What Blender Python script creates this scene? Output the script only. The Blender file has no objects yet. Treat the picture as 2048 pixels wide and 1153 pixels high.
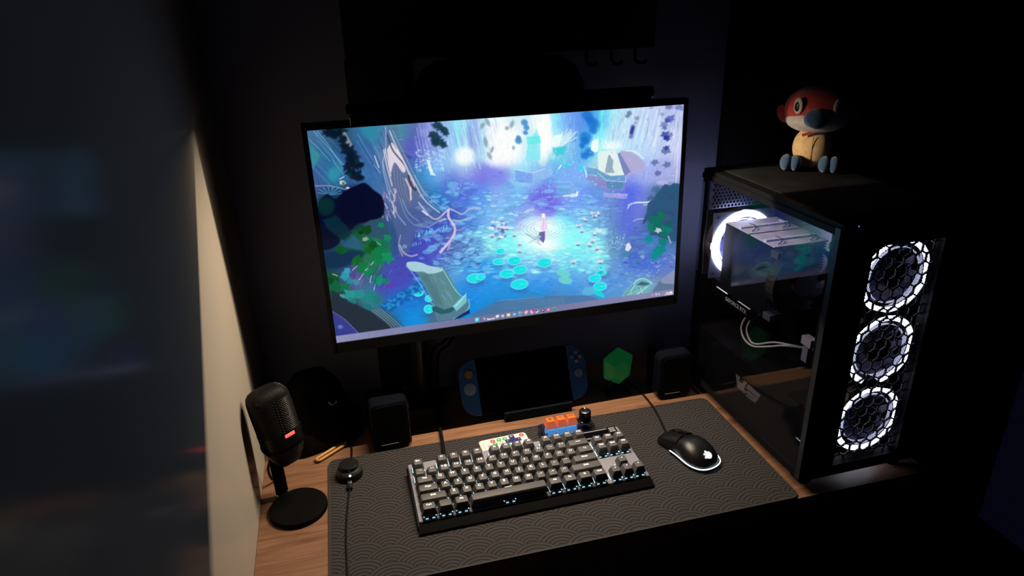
import bpy, math, random
import numpy as np
from mathutils import Matrix, Vector, Euler

SC = bpy.context.scene
COL = SC.collection
PI = math.pi

# ------------------------------------------------------------------ camera, world, exposure
cd = bpy.data.cameras.new('camera'); cam = bpy.data.objects.new('camera', cd); COL.objects.link(cam)
cd.sensor_fit = 'HORIZONTAL'; cd.sensor_width = 36.0; cd.lens = 1360.99/2048*36.0
cd.clip_start = 0.01; cd.clip_end = 50
cam.matrix_world = Matrix.Translation((-0.1089, -1.0573, 0.6977)) @ Matrix.Rotation(-0.2556, 4, 'Z') @ Matrix.Rotation(1.1704, 4, 'X') @ Matrix.Rotation(-0.0281, 4, 'Z')
SC.camera = cam
w = bpy.data.worlds.new('world'); SC.world = w; w.use_nodes = True
w.node_tree.nodes['Background'].inputs[0].default_value = (0.25, 0.25, 1.0, 1)
w.node_tree.nodes['Background'].inputs[1].default_value = 0.005
SC.view_settings.view_transform = 'Standard'; SC.view_settings.look = 'None'
SC.view_settings.exposure = 0.0; SC.view_settings.gamma = 1.0; SC.view_settings.use_curve_mapping = False
LIGHT_BAR = 6700.0      # radiance of the light bar's LED strip
SCREEN = 1.0           # brightness of the monitor picture
FAN_LIGHT = 7.0        # case fan rings
KEY_LED = 2.6         # LEDs under the key caps and the strips standing for their spill

# ------------------------------------------------------------------ materials
def srgb(r, g, b):
    f = lambda c: (c/255/12.92) if c/255 <= .04045 else ((c/255+.055)/1.055)**2.4
    return (f(r), f(g), f(b))
MATS = {}
def mat(name, col=(.5, .5, .5), rough=.5, metal=0., emit=None, es=0., coat=0., coat_rough=.1, var=.12, scale=40., bump=0., bscale=400., spec=.5, sheen=0.):
    if name in MATS: return MATS[name]
    m = bpy.data.materials.new(name); m.use_nodes = True; MATS[name] = m
    N, L = m.node_tree.nodes, m.node_tree.links
    p = N['Principled BSDF']
    tc = N.new('ShaderNodeTexCoord'); nz = N.new('ShaderNodeTexNoise'); nz.inputs['Scale'].default_value = scale; nz.inputs['Detail'].default_value = 3
    L.new(tc.outputs['Object'], nz.inputs['Vector'])
    rp = N.new('ShaderNodeValToRGB')
    rp.color_ramp.elements[0].position = .3; rp.color_ramp.elements[1].position = .7
    rp.color_ramp.elements[0].color = (*[c*(1-var) for c in col], 1); rp.color_ramp.elements[1].color = (*[min(1, c*(1+var)) for c in col], 1)
    L.new(nz.outputs['Fac'], rp.inputs[0]); L.new(rp.outputs[0], p.inputs['Base Color'])
    p.inputs['Roughness'].default_value = rough; p.inputs['Metallic'].default_value = metal
    p.inputs['Specular IOR Level'].default_value = spec
    p.inputs['Coat Weight'].default_value = coat; p.inputs['Coat Roughness'].default_value = coat_rough
    if sheen: p.inputs['Sheen Weight'].default_value = sheen
    if emit: p.inputs['Emission Color'].default_value = (*emit, 1); p.inputs['Emission Strength'].default_value = es
    if bump:
        b = N.new('ShaderNodeBump'); b.inputs['Strength'].default_value = bump; b.inputs['Distance'].default_value = .001
        n2 = N.new('ShaderNodeTexNoise'); n2.inputs['Scale'].default_value = bscale; n2.inputs['Detail'].default_value = 2
        L.new(tc.outputs['Object'], n2.inputs['Vector']); L.new(n2.outputs['Fac'], b.inputs['Height']); L.new(b.outputs['Normal'], p.inputs['Normal'])
    return m
def clear_mat(name, tint, ior=1.5, rough=0.):
    m = bpy.data.materials.new(name); m.use_nodes = True; MATS[name] = m
    N, L = m.node_tree.nodes, m.node_tree.links; N.remove(N['Principled BSDF'])
    t = N.new('ShaderNodeBsdfTransparent'); t.inputs[0].default_value = (*tint, 1)
    g = N.new('ShaderNodeBsdfGlossy'); g.inputs['Roughness'].default_value = rough
    f = N.new('ShaderNodeFresnel'); 
    gm = N.new('ShaderNodeNewGeometry'); e = N.new('ShaderNodeMath'); e.operation = 'MULTIPLY_ADD'; e.inputs[1].default_value = -2; e.inputs[2].default_value = 1
    L.new(gm.outputs['Backfacing'], e.inputs[0]); pw = N.new('ShaderNodeMath'); pw.operation = 'POWER'; pw.inputs[0].default_value = ior
    L.new(e.outputs[0], pw.inputs[1]); L.new(pw.outputs[0], f.inputs[0])       # same reflectance from either side of the sheet
    x = N.new('ShaderNodeMixShader'); L.new(f.outputs[0], x.inputs[0]); L.new(t.outputs[0], x.inputs[1]); L.new(g.outputs[0], x.inputs[2])
    L.new(x.outputs[0], N['Material Output'].inputs[0]); return m
class NB:
    """little helper to write node maths"""
    def __init__(s, m): s.N, s.L = m.node_tree.nodes, m.node_tree.links
    def m(s, op, a, b=None, c=None):
        n = s.N.new('ShaderNodeMath'); n.operation = op
        for i, v in enumerate((a, b, c)):
            if v is None: continue
            if isinstance(v, (int, float)): n.inputs[i].default_value = v
            else: s.L.new(v, n.inputs[i])
        return n.outputs[0]

# ------------------------------------------------------------------ mesh building
class G:
    def __init__(s, M=None): s.v = []; s.f = []; s.M = M
    def add(s, vs, fs, M=None):
        o = len(s.v)
        for v in vs:
            v = Vector(v)
            if M is not None: v = M @ v
            if s.M is not None: v = s.M @ v
            s.v.append(tuple(v))
        s.f += [tuple(i+o for i in f) for f in fs]
        return s
    def box(s, c, d, M=None):
        x, y, z = c; a, b, e = d[0]/2, d[1]/2, d[2]/2
        vs = [(x+i*a, y+j*b, z+k*e) for k in (-1, 1) for i, j in ((-1, -1), (1, -1), (1, 1), (-1, 1))]
        return s.add(vs, [(3, 2, 1, 0), (4, 5, 6, 7), (0, 1, 5, 4), (1, 2, 6, 5), (2, 3, 7, 6), (3, 0, 4, 7)], M)
    def b2(s, x0, x1, y0, y1, z0, z1, M=None): return s.box(((x0+x1)/2, (y0+y1)/2, (z0+z1)/2), (x1-x0, y1-y0, z1-z0), M)
    def loft(s, rings, M=None, cap0=True, cap1=True):
        n = len(rings[0]); vs = [p for r in rings for p in r]; fs = []
        for i in range(len(rings)-1):
            for j in range(n): fs.append((i*n+j, i*n+(j+1) % n, (i+1)*n+(j+1) % n, (i+1)*n+j))
        if cap0: fs.append(tuple(range(n-1, -1, -1)))
        if cap1: fs.append(tuple(range((len(rings)-1)*n, len(rings)*n)))
        return s.add(vs, fs, M)
    def rbox(s, c, w, d, z0, z1, r=.003, ch=.001, n=4, M=None, taper=0.):
        """upright block with rounded corners and chamfered rims"""
        def ring(e, z, t=0.):
            return [(c[0]+x, c[1]+y, z) for x, y in rrect(w-2*e-2*t, d-2*e-2*t, max(r-e, .0002), n)]
        return s.loft([ring(ch, z0), ring(0, z0+ch), ring(0, z1-ch, taper), ring(ch, z1, taper)], M)
    def cyl(s, p0, p1, r0, r1=None, n=24, M=None):
        r1 = r0 if r1 is None else r1; p0, p1 = Vector(p0), Vector(p1); a = (p1-p0).normalized()
        u = a.orthogonal().normalized(); v = a.cross(u)
        rg = lambda p, r: [tuple(p+u*(r*math.cos(2*PI*i/n))+v*(r*math.sin(2*PI*i/n))) for i in range(n)]
        return s.loft([rg(p0, r0), rg(p1, r1)], M)
    def tube(s, pts, r, n=8, M=None, sm=6, closed=False):
        P = [Vector(p) for p in (spline(pts, sm) if sm and len(pts) > 2 else pts)]
        rings = []; u = None; k = len(P)
        for i, p in enumerate(P):
            t = ((P[(i+1) % k]-P[i-1]) if closed else (P[min(i+1, k-1)]-P[max(i-1, 0)])).normalized()
            u = t.orthogonal().normalized() if u is None else (u-t*u.dot(t)).normalized()
            v = t.cross(u); rr = r[min(i, len(r)-1)] if isinstance(r, (list, tuple)) else r
            rings.append([tuple(p+u*(rr*math.cos(2*PI*j/n))+v*(rr*math.sin(2*PI*j/n))) for j in range(n)])
        if closed: rings.append(rings[0])
        return s.loft(rings, M, not closed, not closed)
    def lathe(s, prof, n=32, M=None, c=(0, 0, 0)):
        rings = [[(c[0]+r*math.cos(2*PI*i/n), c[1]+r*math.sin(2*PI*i/n), c[2]+z) for i in range(n)] for r, z in prof]
        return s.loft(rings, M)
    def ring(s, r0, r1, z0, z1, n=48, M=None, a0=0., a1=2*PI):
        full = abs(a1-a0-2*PI) < 1e-6; k = n if full else n+1; vs = []; fs = []
        for i in range(k):
            a = a0+(a1-a0)*i/n; c, q = math.cos(a), math.sin(a)
            vs += [(r0*c, r0*q, z0), (r1*c, r1*q, z0), (r1*c, r1*q, z1), (r0*c, r0*q, z1)]
        for i in range(n):
            b, e = 4*i, 4*((i+1) % k)
            for j in range(4): fs.append((b+j, b+(j+1) % 4, e+(j+1) % 4, e+j))
        if not full: fs += [(3, 2, 1, 0), (4*n, 4*n+1, 4*n+2, 4*n+3)]
        return s.add(vs, fs, M)
    def ell(s, c, r, n=20, m=12, M=None, p=1.):
        pw = lambda x: math.copysign(abs(x)**p, x)
        rings = []
        for i in range(m+1):
            t = -PI/2+PI*i/m; ct, st = max(math.cos(t), 1e-3), math.sin(t)
            rings.append([(c[0]+r[0]*pw(ct)*pw(math.cos(2*PI*j/n)), c[1]+r[1]*pw(ct)*pw(math.sin(2*PI*j/n)), c[2]+r[2]*pw(st)) for j in range(n)])
        return s.loft(rings, M)
    def prism(s, poly, z0, z1, M=None):
        return s.loft([[(x, y, z0) for x, y in poly], [(x, y, z1) for x, y in poly]], M)
    def mesh(s, name, m, smooth=0.):
        me = bpy.data.meshes.new(name); me.from_pydata(s.v, [], s.f); me.materials.append(m)
        if smooth:
            me.polygons.foreach_set('use_smooth', [True]*len(me.polygons)); me.set_sharp_from_angle(angle=math.radians(smooth))
        me.update(); return me
    def build(s, name, m, parent=None, smooth=0., label=None):
        return link(name, s.mesh(name, m, smooth), parent, label)
def link(name, me, parent=None, label=None):
    o = bpy.data.objects.new(name, me); COL.objects.link(o)
    if parent is not None: o.parent = parent
    if label: o['label'] = label
    return o
def rrect(w, d, r, n=4):
    r = min(r, w/2*.999, d/2*.999); out = []
    for cx, cy, a in ((w/2-r, d/2-r, 0), (-w/2+r, d/2-r, 90), (-w/2+r, -d/2+r, 180), (w/2-r, -d/2+r, 270)):
        for i in range(n+1):
            t = math.radians(a+90*i/n); out.append((cx+r*math.cos(t), cy+r*math.sin(t)))
    return out
def spline(pts, n=6):
    P = [Vector(p) for p in pts]; P = [P[0]]+P+[P[-1]]; out = []
    for i in range(1, len(P)-2):
        a, b, c, d = P[i-1:i+3]
        for k in range(n):
            t = k/n; out.append(.5*((2*b)+(c-a)*t+(2*a-5*b+4*c-d)*t*t+(3*b-a-3*c+d)*t**3))
    return out+[P[-1]]
def thing(name, label, cat, loc=(0, 0, 0), rot=(0, 0, 0), group=None):
    o = bpy.data.objects.new(name, None); COL.objects.link(o); o.location = loc; o.rotation_euler = rot
    o.empty_display_size = .02
    return tag(o, label, cat, group)
def tag(o, label, cat, group=None):
    o['label'] = label; o['category'] = cat
    if group: o['group'] = group
    return o
def struct(name, g, m, parent=None):
    o = g.build(name, m, parent); o['kind'] = 'structure'; return o
def text_mesh(body, size, m, thick=0., depth=0.00005, name='legend', align='CENTER'):
    c = bpy.data.curves.new(name, 'FONT'); c.body = body; c.size = size; c.align_x = align; c.align_y = 'CENTER'
    c.offset = thick; c.extrude = depth; c.resolution_u = 3
    t = bpy.data.objects.new(name, c); me = bpy.data.meshes.new_from_object(t)
    bpy.data.objects.remove(t); bpy.data.curves.remove(c); me.name = name
    me.materials.clear(); me.materials.append(m); return me
RX = lambda a: Matrix.Rotation(a, 4, 'X')
RY = lambda a: Matrix.Rotation(a, 4, 'Y')
RZ = lambda a: Matrix.Rotation(a, 4, 'Z')
T = lambda x, y, z: Matrix.Translation((x, y, z))

# ------------------------------------------------------------------ shared materials
BLACK = mat('black_plastic', (.0016, .0016, .0019), .38, bump=.15, bscale=900, spec=.28)
BLACK_G = mat('glossy_black_plastic', (.0015, .0015, .002), .14, spec=.4)
BLACK_M = mat('matte_black', (.0012, .0012, .0015), .7, spec=.12)
BAFFLE = mat('soot_black_plastic', (.004, .004, .004), .8, spec=.1)
STEEL_D = mat('dark_painted_steel', (.018, .018, .022), .42, metal=.2)
GREY_P = mat('dark_grey_plastic', (.045, .045, .052), .4)
RUBBER = mat('black_rubber', (.002, .002, .002), .8, spec=.2)
CABLE = mat('black_cable_jacket', (.003, .003, .0035), .5, spec=.1)
NAVY_F = mat('dark_navy_fabric', (.006, .007, .014), .9, bump=.4, bscale=1500)

# ------------------------------------------------------------------ room
def laminate():
    m = mat('cream_laminate', (.28, .252, .213), .6, coat=.34, coat_rough=.15, var=.04, scale=3, spec=0.)
    return m
W_LEFT = laminate()
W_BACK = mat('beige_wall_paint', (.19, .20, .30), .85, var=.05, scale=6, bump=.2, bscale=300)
W_DARK = mat('black_wall_paint', (.004, .004, .006), .9, var=.2, scale=5)
FLOOR = mat('black_floor_covering', (.006, .006, .007), .9, var=.3, scale=30)
struct('wall_left', G().b2(-.31, -.278, -2.4, .16, -.74, 1.75), W_LEFT)
struct('wall_back', G().b2(-.31, 1.6, .14, .17, -.74, 1.75), W_BACK)
struct('wall_right', G().b2(.632, 1.6, .118, .139, -.74, 1.75), W_DARK)
struct('floor', G().b2(-.31, 1.6, -2.4, .17, -.78, -.74), FLOOR)

# ------------------------------------------------------------------ desk
def wood():
    m = bpy.data.materials.new('walnut_desktop'); m.use_nodes = True
    N, L = m.node_tree.nodes, m.node_tree.links; p = N['Principled BSDF']
    tc = N.new('ShaderNodeTexCoord'); mp = N.new('ShaderNodeMapping'); mp.inputs['Scale'].default_value = (2.2, 24, 24); mp.inputs['Rotation'].default_value = (0, 0, .05)
    L.new(tc.outputs['Object'], mp.inputs['Vector'])
    n1 = N.new('ShaderNodeTexNoise'); n1.inputs['Scale'].default_value = 2.4; n1.inputs['Detail'].default_value = 6; n1.inputs['Roughness'].default_value = .62; n1.inputs['Distortion'].default_value = .8
    L.new(mp.outputs[0], n1.inputs['Vector'])
    mp2 = N.new('ShaderNodeMapping'); mp2.inputs['Scale'].default_value = (9, 260, 200); L.new(tc.outputs['Object'], mp2.inputs['Vector'])
    n2 = N.new('ShaderNodeTexNoise'); n2.inputs['Scale'].default_value = 2; n2.inputs['Detail'].default_value = 2; L.new(mp2.outputs[0], n2.inputs['Vector'])
    r = N.new('ShaderNodeValToRGB'); e = r.color_ramp.elements
    e[0].position = .30; e[0].color = (.088, .042, .022, 1); e[1].position = .72; e[1].color = (.21, .115, .070, 1)
    k = e.new(.5); k.color = (.162, .082, .046, 1); L.new(n1.outputs['Fac'], r.inputs[0])
    r2 = N.new('ShaderNodeValToRGB'); r2.color_ramp.elements[0].position = .3; r2.color_ramp.elements[0].color = (.72, .70, .68, 1); r2.color_ramp.elements[1].position = .6; r2.color_ramp.elements[1].color = (1, 1, 1, 1)
    L.new(n2.outputs['Fac'], r2.inputs[0])
    mx = N.new('ShaderNodeMix'); mx.data_type = 'RGBA'; mx.blend_type = 'MULTIPLY'; mx.inputs[0].default_value = 1
    L.new(r.outputs[0], mx.inputs[6]); L.new(r2.outputs[0], mx.inputs[7]); L.new(mx.outputs[2], p.inputs['Base Color'])
    p.inputs['Roughness'].default_value = .42; p.inputs['Specular IOR Level'].default_value = .35
    return m
desk = thing('desk', 'wood-grain desk with warm brown top under all the equipment', 'desk', (0, 0, 0))
G().prism([(-.2775, -.3675), (.735, -.3835), (.735, .10), (-.2775, .10)], -.028, 0).build('desktop', wood(), desk)   # front edge runs along the mat
for x in (-.255, .70):
    for y in (-.355, .075):
        G().b2(x-.02, x+.02, y-.02, y+.02, -.74, -.028).build('leg', STEEL_D, desk)
G().b2(-.235, .68, .062, .078, -.25, -.028).build('back_rail', STEEL_D, desk)

# ------------------------------------------------------------------ desk mat with overlapping wave pattern
def wave_mat():
    m = bpy.data.materials.new('wave_print_cloth'); m.use_nodes = True
    b = NB(m); N, L = b.N, b.L; p = N['Principled BSDF']
    tc = N.new('ShaderNodeTexCoord'); sp = N.new('ShaderNodeSeparateXYZ'); L.new(tc.outputs['Object'], sp.inputs[0])
    R = .0385
    x = b.m('DIVIDE', b.m('SUBTRACT', sp.outputs[0], .2738), R); y = b.m('DIVIDE', b.m('ADD', sp.outputs[1], .2739), R)
    H = .428                              # row pitch in radii; rows nearer the viewer lie on top
    k0 = b.m('FLOOR', b.m('DIVIDE', b.m('SUBTRACT', y, 1.0), H))
    best = None
    dist = None
    for i in range(6, 0, -1):            # from back rows to front rows, the front one overrides
        k = b.m('ADD', k0, float(i))
        par = b.m('MODULO', b.m('ABSOLUTE', k), 2.0)
        xs = b.m('SUBTRACT', x, par)
        cx = b.m('MULTIPLY', b.m('ROUND', b.m('DIVIDE', xs, 2.0)), 2.0)
        dx = b.m('SUBTRACT', xs, cx); dy = b.m('SUBTRACT', y, b.m('MULTIPLY', k, H))
        d = b.m('SQRT', b.m('ADD', b.m('MULTIPLY', dx, dx), b.m('MULTIPLY', dy, dy)))
        if dist is None: dist = d
        else:
            inside = b.m('LESS_THAN', d, 1.0)
            dist = b.m('ADD', b.m('MULTIPLY', d, inside), b.m('MULTIPLY', dist, b.m('SUBTRACT', 1.0, inside)))
    # five rings per circle: pale bands separated by thin dark lines
    fr = b.m('FRACT', b.m('MULTIPLY', b.m('SUBTRACT', 1.0, dist), 6.4))
    tri = b.m('ABSOLUTE', b.m('SUBTRACT', fr, .5))
    r = N.new('ShaderNodeValToRGB'); e = r.color_ramp.elements
    e[0].position = .27; e[0].color = (.033, .031, .0345, 1); e[1].position = .36; e[1].color = (.0095, .0078, .0080, 1)
    L.new(tri, r.inputs[0])
    nz = N.new('ShaderNodeTexNoise'); nz.inputs['Scale'].default_value = 1500; L.new(tc.outputs['Object'], nz.inputs['Vector'])
    mx = N.new('ShaderNodeMix'); mx.data_type = 'RGBA'; mx.blend_type = 'MULTIPLY'; mx.inputs[0].default_value = .5
    L.new(r.outputs[0], mx.inputs[6]); L.new(nz.outputs['Fac'], mx.inputs[7]); L.new(mx.outputs[2], p.inputs['Base Color'])
    p.inputs['Roughness'].default_value = .85; p.inputs['Specular IOR Level'].default_value = .2
    bp = N.new('ShaderNodeBump'); bp.inputs['Strength'].default_value = .25; bp.inputs['Distance'].default_value = .0006
    L.new(nz.outputs['Fac'], bp.inputs['Height']); L.new(bp.outputs[0], p.inputs['Normal'])
    return m
MATX, MATY, MATW, MATD = -.1761, -.0797, .6866, .2880
dm = thing('desk_mat', 'long dark grey desk mat printed with overlapping wave arcs', 'desk mat', (MATX, MATY, 0), (0, 0, -.0178))
WV = wave_mat()
G().rbox((MATW/2, -MATD/2), MATW, MATD, .0002, .003, .013, .0006, 6).build('cloth', WV, dm)
outer, inner = rrect(MATW, MATD, .013, 6), rrect(MATW-.006, MATD-.006, .010, 6)
g = G(); n = len(outer)
vs = [(x+MATW/2, y-MATD/2, .0031) for x, y in outer]+[(x+MATW/2, y-MATD/2, .0034) for x, y in inner]+[(x+MATW/2, y-MATD/2, .0005) for x, y in outer]
g.add(vs, [(i, (i+1) % n, n+(i+1) % n, n+i) for i in range(n)]+[(2*n+i, 2*n+(i+1) % n, (i+1) % n, i) for i in range(n)])
g.build('stitched_edge', mat('black_stitching', (.012, .011, .011), .8, bump=.5, bscale=700), dm)

# ------------------------------------------------------------------ monitor
MX, MY, MZ, MYAW, MTILT = .1579, -.0533, .2043, .0051, .0353
SW, SH = .58883, .33126
mon = thing('monitor', 'wide flat monitor showing a blue forest pond wallpaper above the keyboard', 'monitor', (MX, MY, MZ), (-MTILT, 0, MYAW))
BEZEL = mat('monitor_bezel_plastic', (.002, .002, .0025), .45, spec=.3)
g = G()
bl, bt, bb = .0075, .0095, .0175
g.b2(-SW/2-bl, SW/2+bl, .001, .016, -bb, SH+bt)                                                # body behind the panel
g.build('housing', BEZEL, mon)
g = G()
for a in ((-SW/2-bl, -SW/2, -bb, SH+bt), (SW/2, SW/2+bl, -bb, SH+bt), (-SW/2, SW/2, SH, SH+bt)):
    g.b2(a[0], a[1], -.0018, .001, a[2], a[3])
g.build('bezel', BEZEL, mon)
G().b2(-SW/2, SW/2, -.0026, .001, -bb, 0).build('chin', BEZEL, mon)
G().rbox((0, 0), .36, .22, .016, .045, .03, .012, 5, M=T(0, 0, .16) @ RX(-PI/2)).build('back_bulge', BLACK, mon, 40)
def paint_wallpaper():
    """Paints the desktop picture shown on the monitor (sRGB floats)."""
    X0, Y0, XW, YH, S = 600, 195, 790, 510, 1.5
    w, h = int(XW*S), int(YH*S)
    yy, xx = np.mgrid[0:h, 0:w]
    PX = X0+xx/S; PY = Y0+yy/S
    rs = np.random.RandomState(7)
    ctl = """638 285 70 110 150;680 275 40 65 85;720 270 55 105 150;745 262 40 130 160;775 260 90 125 175;800 258 60 160 150;820 262 90 95 180
860 250 140 150 222;895 250 150 190 240;920 245 150 238 250;942 245 145 170 230;985 240 235 252 255;1040 235 180 225 245;1085 235 250 255 255
1110 232 130 222 255;1140 230 120 160 240;1168 230 90 150 235;1190 230 60 150 225;1210 228 120 225 252;1235 225 195 235 250;1270 225 190 215 248;1310 222 195 212 248;1352 218 175 182 232
632 312 50 125 150;655 300 45 95 150;700 305 45 85 140;738 300 60 100 160;760 300 65 115 165;782 310 150 150 180;800 330 130 130 160;826 300 85 90 185;822 325 72 85 190
856 305 120 135 215;875 320 150 200 245;905 305 150 195 240;926 320 215 252 250;950 290 150 175 235;975 300 190 245 250;1000 300 255 255 255;1025 300 255 255 255;1050 300 195 235 248;1070 300 120 235 240
1090 300 240 252 255;1115 295 205 245 250;1120 308 70 210 225;1140 300 150 185 240;1170 300 70 165 238;1195 295 120 245 252;1215 290 190 238 250;1245 270 190 225 250;1275 290 188 222 250;1310 290 190 210 246;1352 290 200 208 242
640 345 55 85 145;665 348 40 130 165;700 345 50 90 145;735 350 50 105 160;765 350 65 110 168;800 360 105 112 150;815 380 105 115 155;832 345 50 135 185;855 352 60 150 220;880 348 140 190 245;925 345 150 175 240;905 362 95 110 210;960 350 125 125 228
1000 345 130 135 235;1040 340 150 225 248;1070 345 150 195 245;1100 338 105 170 240;1130 345 110 180 245;1160 345 130 185 250;1200 330 190 225 235;1215 355 130 140 190;1250 345 150 160 225;1285 350 165 180 240;1330 345 165 172 232;1352 345 180 185 232
635 380 70 95 150;650 400 20 45 70;710 400 6 8 40;760 385 70 110 168;790 400 75 105 160;830 385 95 108 150;850 410 55 85 165;870 392 40 130 190;900 375 70 110 205;935 385 85 105 215;960 395 90 155 235;1000 395 140 175 240;1030 400 120 190 245
1080 410 115 110 232;1100 385 110 105 220;1130 370 150 185 248;1150 400 120 150 245;1190 395 105 150 235;1230 395 110 135 215;1262 385 80 100 235;1290 395 120 140 222;1320 400 60 100 130;1350 390 65 95 125
632 430 20 60 75;670 440 12 55 75;705 430 6 10 45;750 440 45 80 115;790 430 55 85 145;830 440 45 75 160;850 465 60 80 185;900 440 60 85 180;940 435 75 130 215;975 430 120 180 240;1010 440 130 200 245;1040 430 120 130 230;1060 440 200 235 250
1090 470 250 255 255;1130 460 130 245 248;1110 490 160 250 250;1160 430 120 190 245;1190 440 120 180 225;1220 440 105 150 205;1250 440 90 110 215;1285 430 115 125 220;1310 440 30 90 110;1340 440 55 95 130;1350 465 50 100 125
645 480 20 60 85;670 470 35 80 110;720 480 15 90 55;760 485 15 120 80;800 475 45 70 130;815 495 60 70 170;850 500 68 72 190;885 500 80 75 185;920 490 95 130 190;950 490 100 165 220;985 485 130 220 235;1020 490 120 240 240;1060 490 200 250 245
1140 490 130 245 245;1180 490 140 225 240;1215 490 110 165 195;1240 485 90 130 200;1275 490 85 95 205;1300 490 70 130 190;1330 500 80 120 190;655 520 15 55 80;680 520 20 65 95;720 540 70 75 140;740 530 20 120 60;780 540 68 72 178;800 570 72 70 180
850 530 62 72 188;880 520 75 110 190;915 535 85 160 220;950 540 50 150 230;985 545 45 150 230;1020 530 90 190 240;1060 530 120 190 245;1100 520 130 200 245;1150 530 115 200 240;1190 520 130 215 235;1230 530 105 155 215;1265 525 65 105 205;1300 525 70 110 210;1340 530 100 125 205
665 570 15 80 60;700 560 95 70 150;725 580 60 110 140;760 580 70 70 178;800 600 20 110 205;840 590 25 120 210;945 575 50 140 225;980 575 42 150 228;1030 590 35 140 222;1080 560 60 150 235;1130 560 70 155 235;1180 560 90 160 235;1230 560 80 145 222;1270 560 105 150 215;1330 575 112 130 165;1300 570 120 160 200
672 605 35 45 60;700 620 30 42 58;740 600 40 140 140;770 620 60 90 110;790 620 20 135 220;830 640 15 140 218;880 630 70 105 130;940 600 15 135 220;980 600 15 140 222;1020 605 25 145 220;1080 595 25 140 218;1130 590 60 145 215;1180 590 70 145 210;1240 580 90 150 210;1000 622 70 115 160;1060 612 80 125 165;1120 606 95 125 170;680 650 55 60 140;720 650 32 45 58;770 650 32 48 60"""
    num = np.zeros((h//3+1, w//3+1, 3)); den = np.zeros((h//3+1, w//3+1))
    px, py = PX[::3, ::3], PY[::3, ::3]
    num = num[:px.shape[0], :px.shape[1]]; den = den[:px.shape[0], :px.shape[1]]
    for t in ctl.replace('\n', ';').split(';'):
        x, y, r, g, b = map(float, t.split())
        d2 = (px-x)**2+(py-y)**2
        k = np.exp(-d2/(2*16.**2))+1e-3*np.exp(-d2/(2*40.**2))+1e-9/(1+d2)
        num += k[..., None]*np.array([r, g, b])/255; den += k
    small = num/den[..., None]
    iy = np.clip(yy/3., 0, px.shape[0]-1.001); ix = np.clip(xx/3., 0, px.shape[1]-1.001)
    a, b = iy.astype(int), ix.astype(int); fy, fx = (iy-a)[..., None], (ix-b)[..., None]
    C = (small[a, b]*(1-fx)+small[a, b+1]*fx)*(1-fy)+(small[a+1, b]*(1-fx)+small[a+1, b+1]*fx)*fy
    def win(x0, y0, x1, y1):
        i0 = max(0, int((x0-X0)*S)); i1 = min(w, int((x1-X0)*S)+2); j0 = max(0, int((y0-Y0)*S)); j1 = min(h, int((y1-Y0)*S)+2)
        return (slice(j0, max(j0, j1)), slice(i0, max(i0, i1)))
    def put(s, m, col, al):
        if m.size == 0: return
        m = (m*al)[..., None]
        C[s] = C[s]*(1-m)+np.array(col)/255.*m
    def blob(x, y, rx, ry, ang, col, al=1., soft=.3):
        R = max(rx, ry)*(1+soft)+2
        s = win(x-R, y-R, x+R, y+R); dx, dy = PX[s]-x, PY[s]-y
        ca, sa = math.cos(math.radians(ang)), math.sin(math.radians(ang))
        u, v = (dx*ca+dy*sa)/rx, (-dx*sa+dy*ca)/ry
        d = np.sqrt(u*u+v*v); e = max(soft, 1./min(rx, ry))
        put(s, np.clip((1+e/2-d)/e, 0, 1), col, al)
    def segdist(s, pts):
        D = None; x, y = PX[s], PY[s]
        for (ax, ay), (bx, by) in zip(pts[:-1], pts[1:]):
            vx, vy = bx-ax, by-ay; L = vx*vx+vy*vy+1e-9
            t = np.clip(((x-ax)*vx+(y-ay)*vy)/L, 0, 1)
            d = (x-ax-t*vx)**2+(y-ay-t*vy)**2
            D = d if D is None else np.minimum(D, d)
        return np.sqrt(D)
    def smooth(pts, n=5):
        if len(pts) < 3: return pts
        P = [pts[0]]+list(pts)+[pts[-1]]; out = []
        for i in range(1, len(P)-2):
            p0, p1, p2, p3 = [np.array(q, float) for q in P[i-1:i+3]]
            for k in range(n):
                t = k/n
                out.append(tuple(.5*((2*p1)+(p2-p0)*t+(2*p0-5*p1+4*p2-p3)*t*t+(3*p1-p0-3*p2+p3)*t**3)))
        return out+[pts[-1]]
    def line(pts, wd, col, al=1., sm=True, soft=.8):
        if sm: pts = smooth(pts)
        m = wd+2; xs = [p[0] for p in pts]; ys = [p[1] for p in pts]
        s = win(min(xs)-m, min(ys)-m, max(xs)+m, max(ys)+m)
        if C[s].size: put(s, np.clip((wd/2+soft/2-segdist(s, pts))/soft, 0, 1), col, al)
    def poly(pts, col, al=1., sm=False, blur=.9):
        if sm: pts = smooth(list(pts)+[pts[0]])[:-1]
        m = blur+1; xs = [p[0] for p in pts]; ys = [p[1] for p in pts]
        s = win(min(xs)-m, min(ys)-m, max(xs)+m, max(ys)+m)
        if C[s].size == 0: return
        x, y = PX[s], PY[s]; ins = np.zeros(x.shape, bool)
        for (ax, ay), (bx, by) in zip(pts, list(pts[1:])+[pts[0]]):
            if ay == by: continue
            c = ((ay > y) != (by > y)) & (x < (bx-ax)*(y-ay)/(by-ay)+ax); ins ^= c
        d = segdist(s, list(pts)+[pts[0]])
        put(s, np.clip(.5+np.where(ins, d, -d)/blur, 0, 1), col, al)
    def leaf(x, y, r, ang, col, al=1., blur=1.2, k=5):
        p = []
        for i in range(2*k):
            t = math.radians(ang)+math.pi*i/k; q = r*(1 if i % 2 == 0 else .72)*rs.uniform(.7, 1.15)
            p.append((x+q*math.cos(t), y+q*.8*math.sin(t)))
        poly(p, col, al, sm=blur > 1.3, blur=blur)
    def U(a, b): return rs.uniform(a, b)
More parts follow.
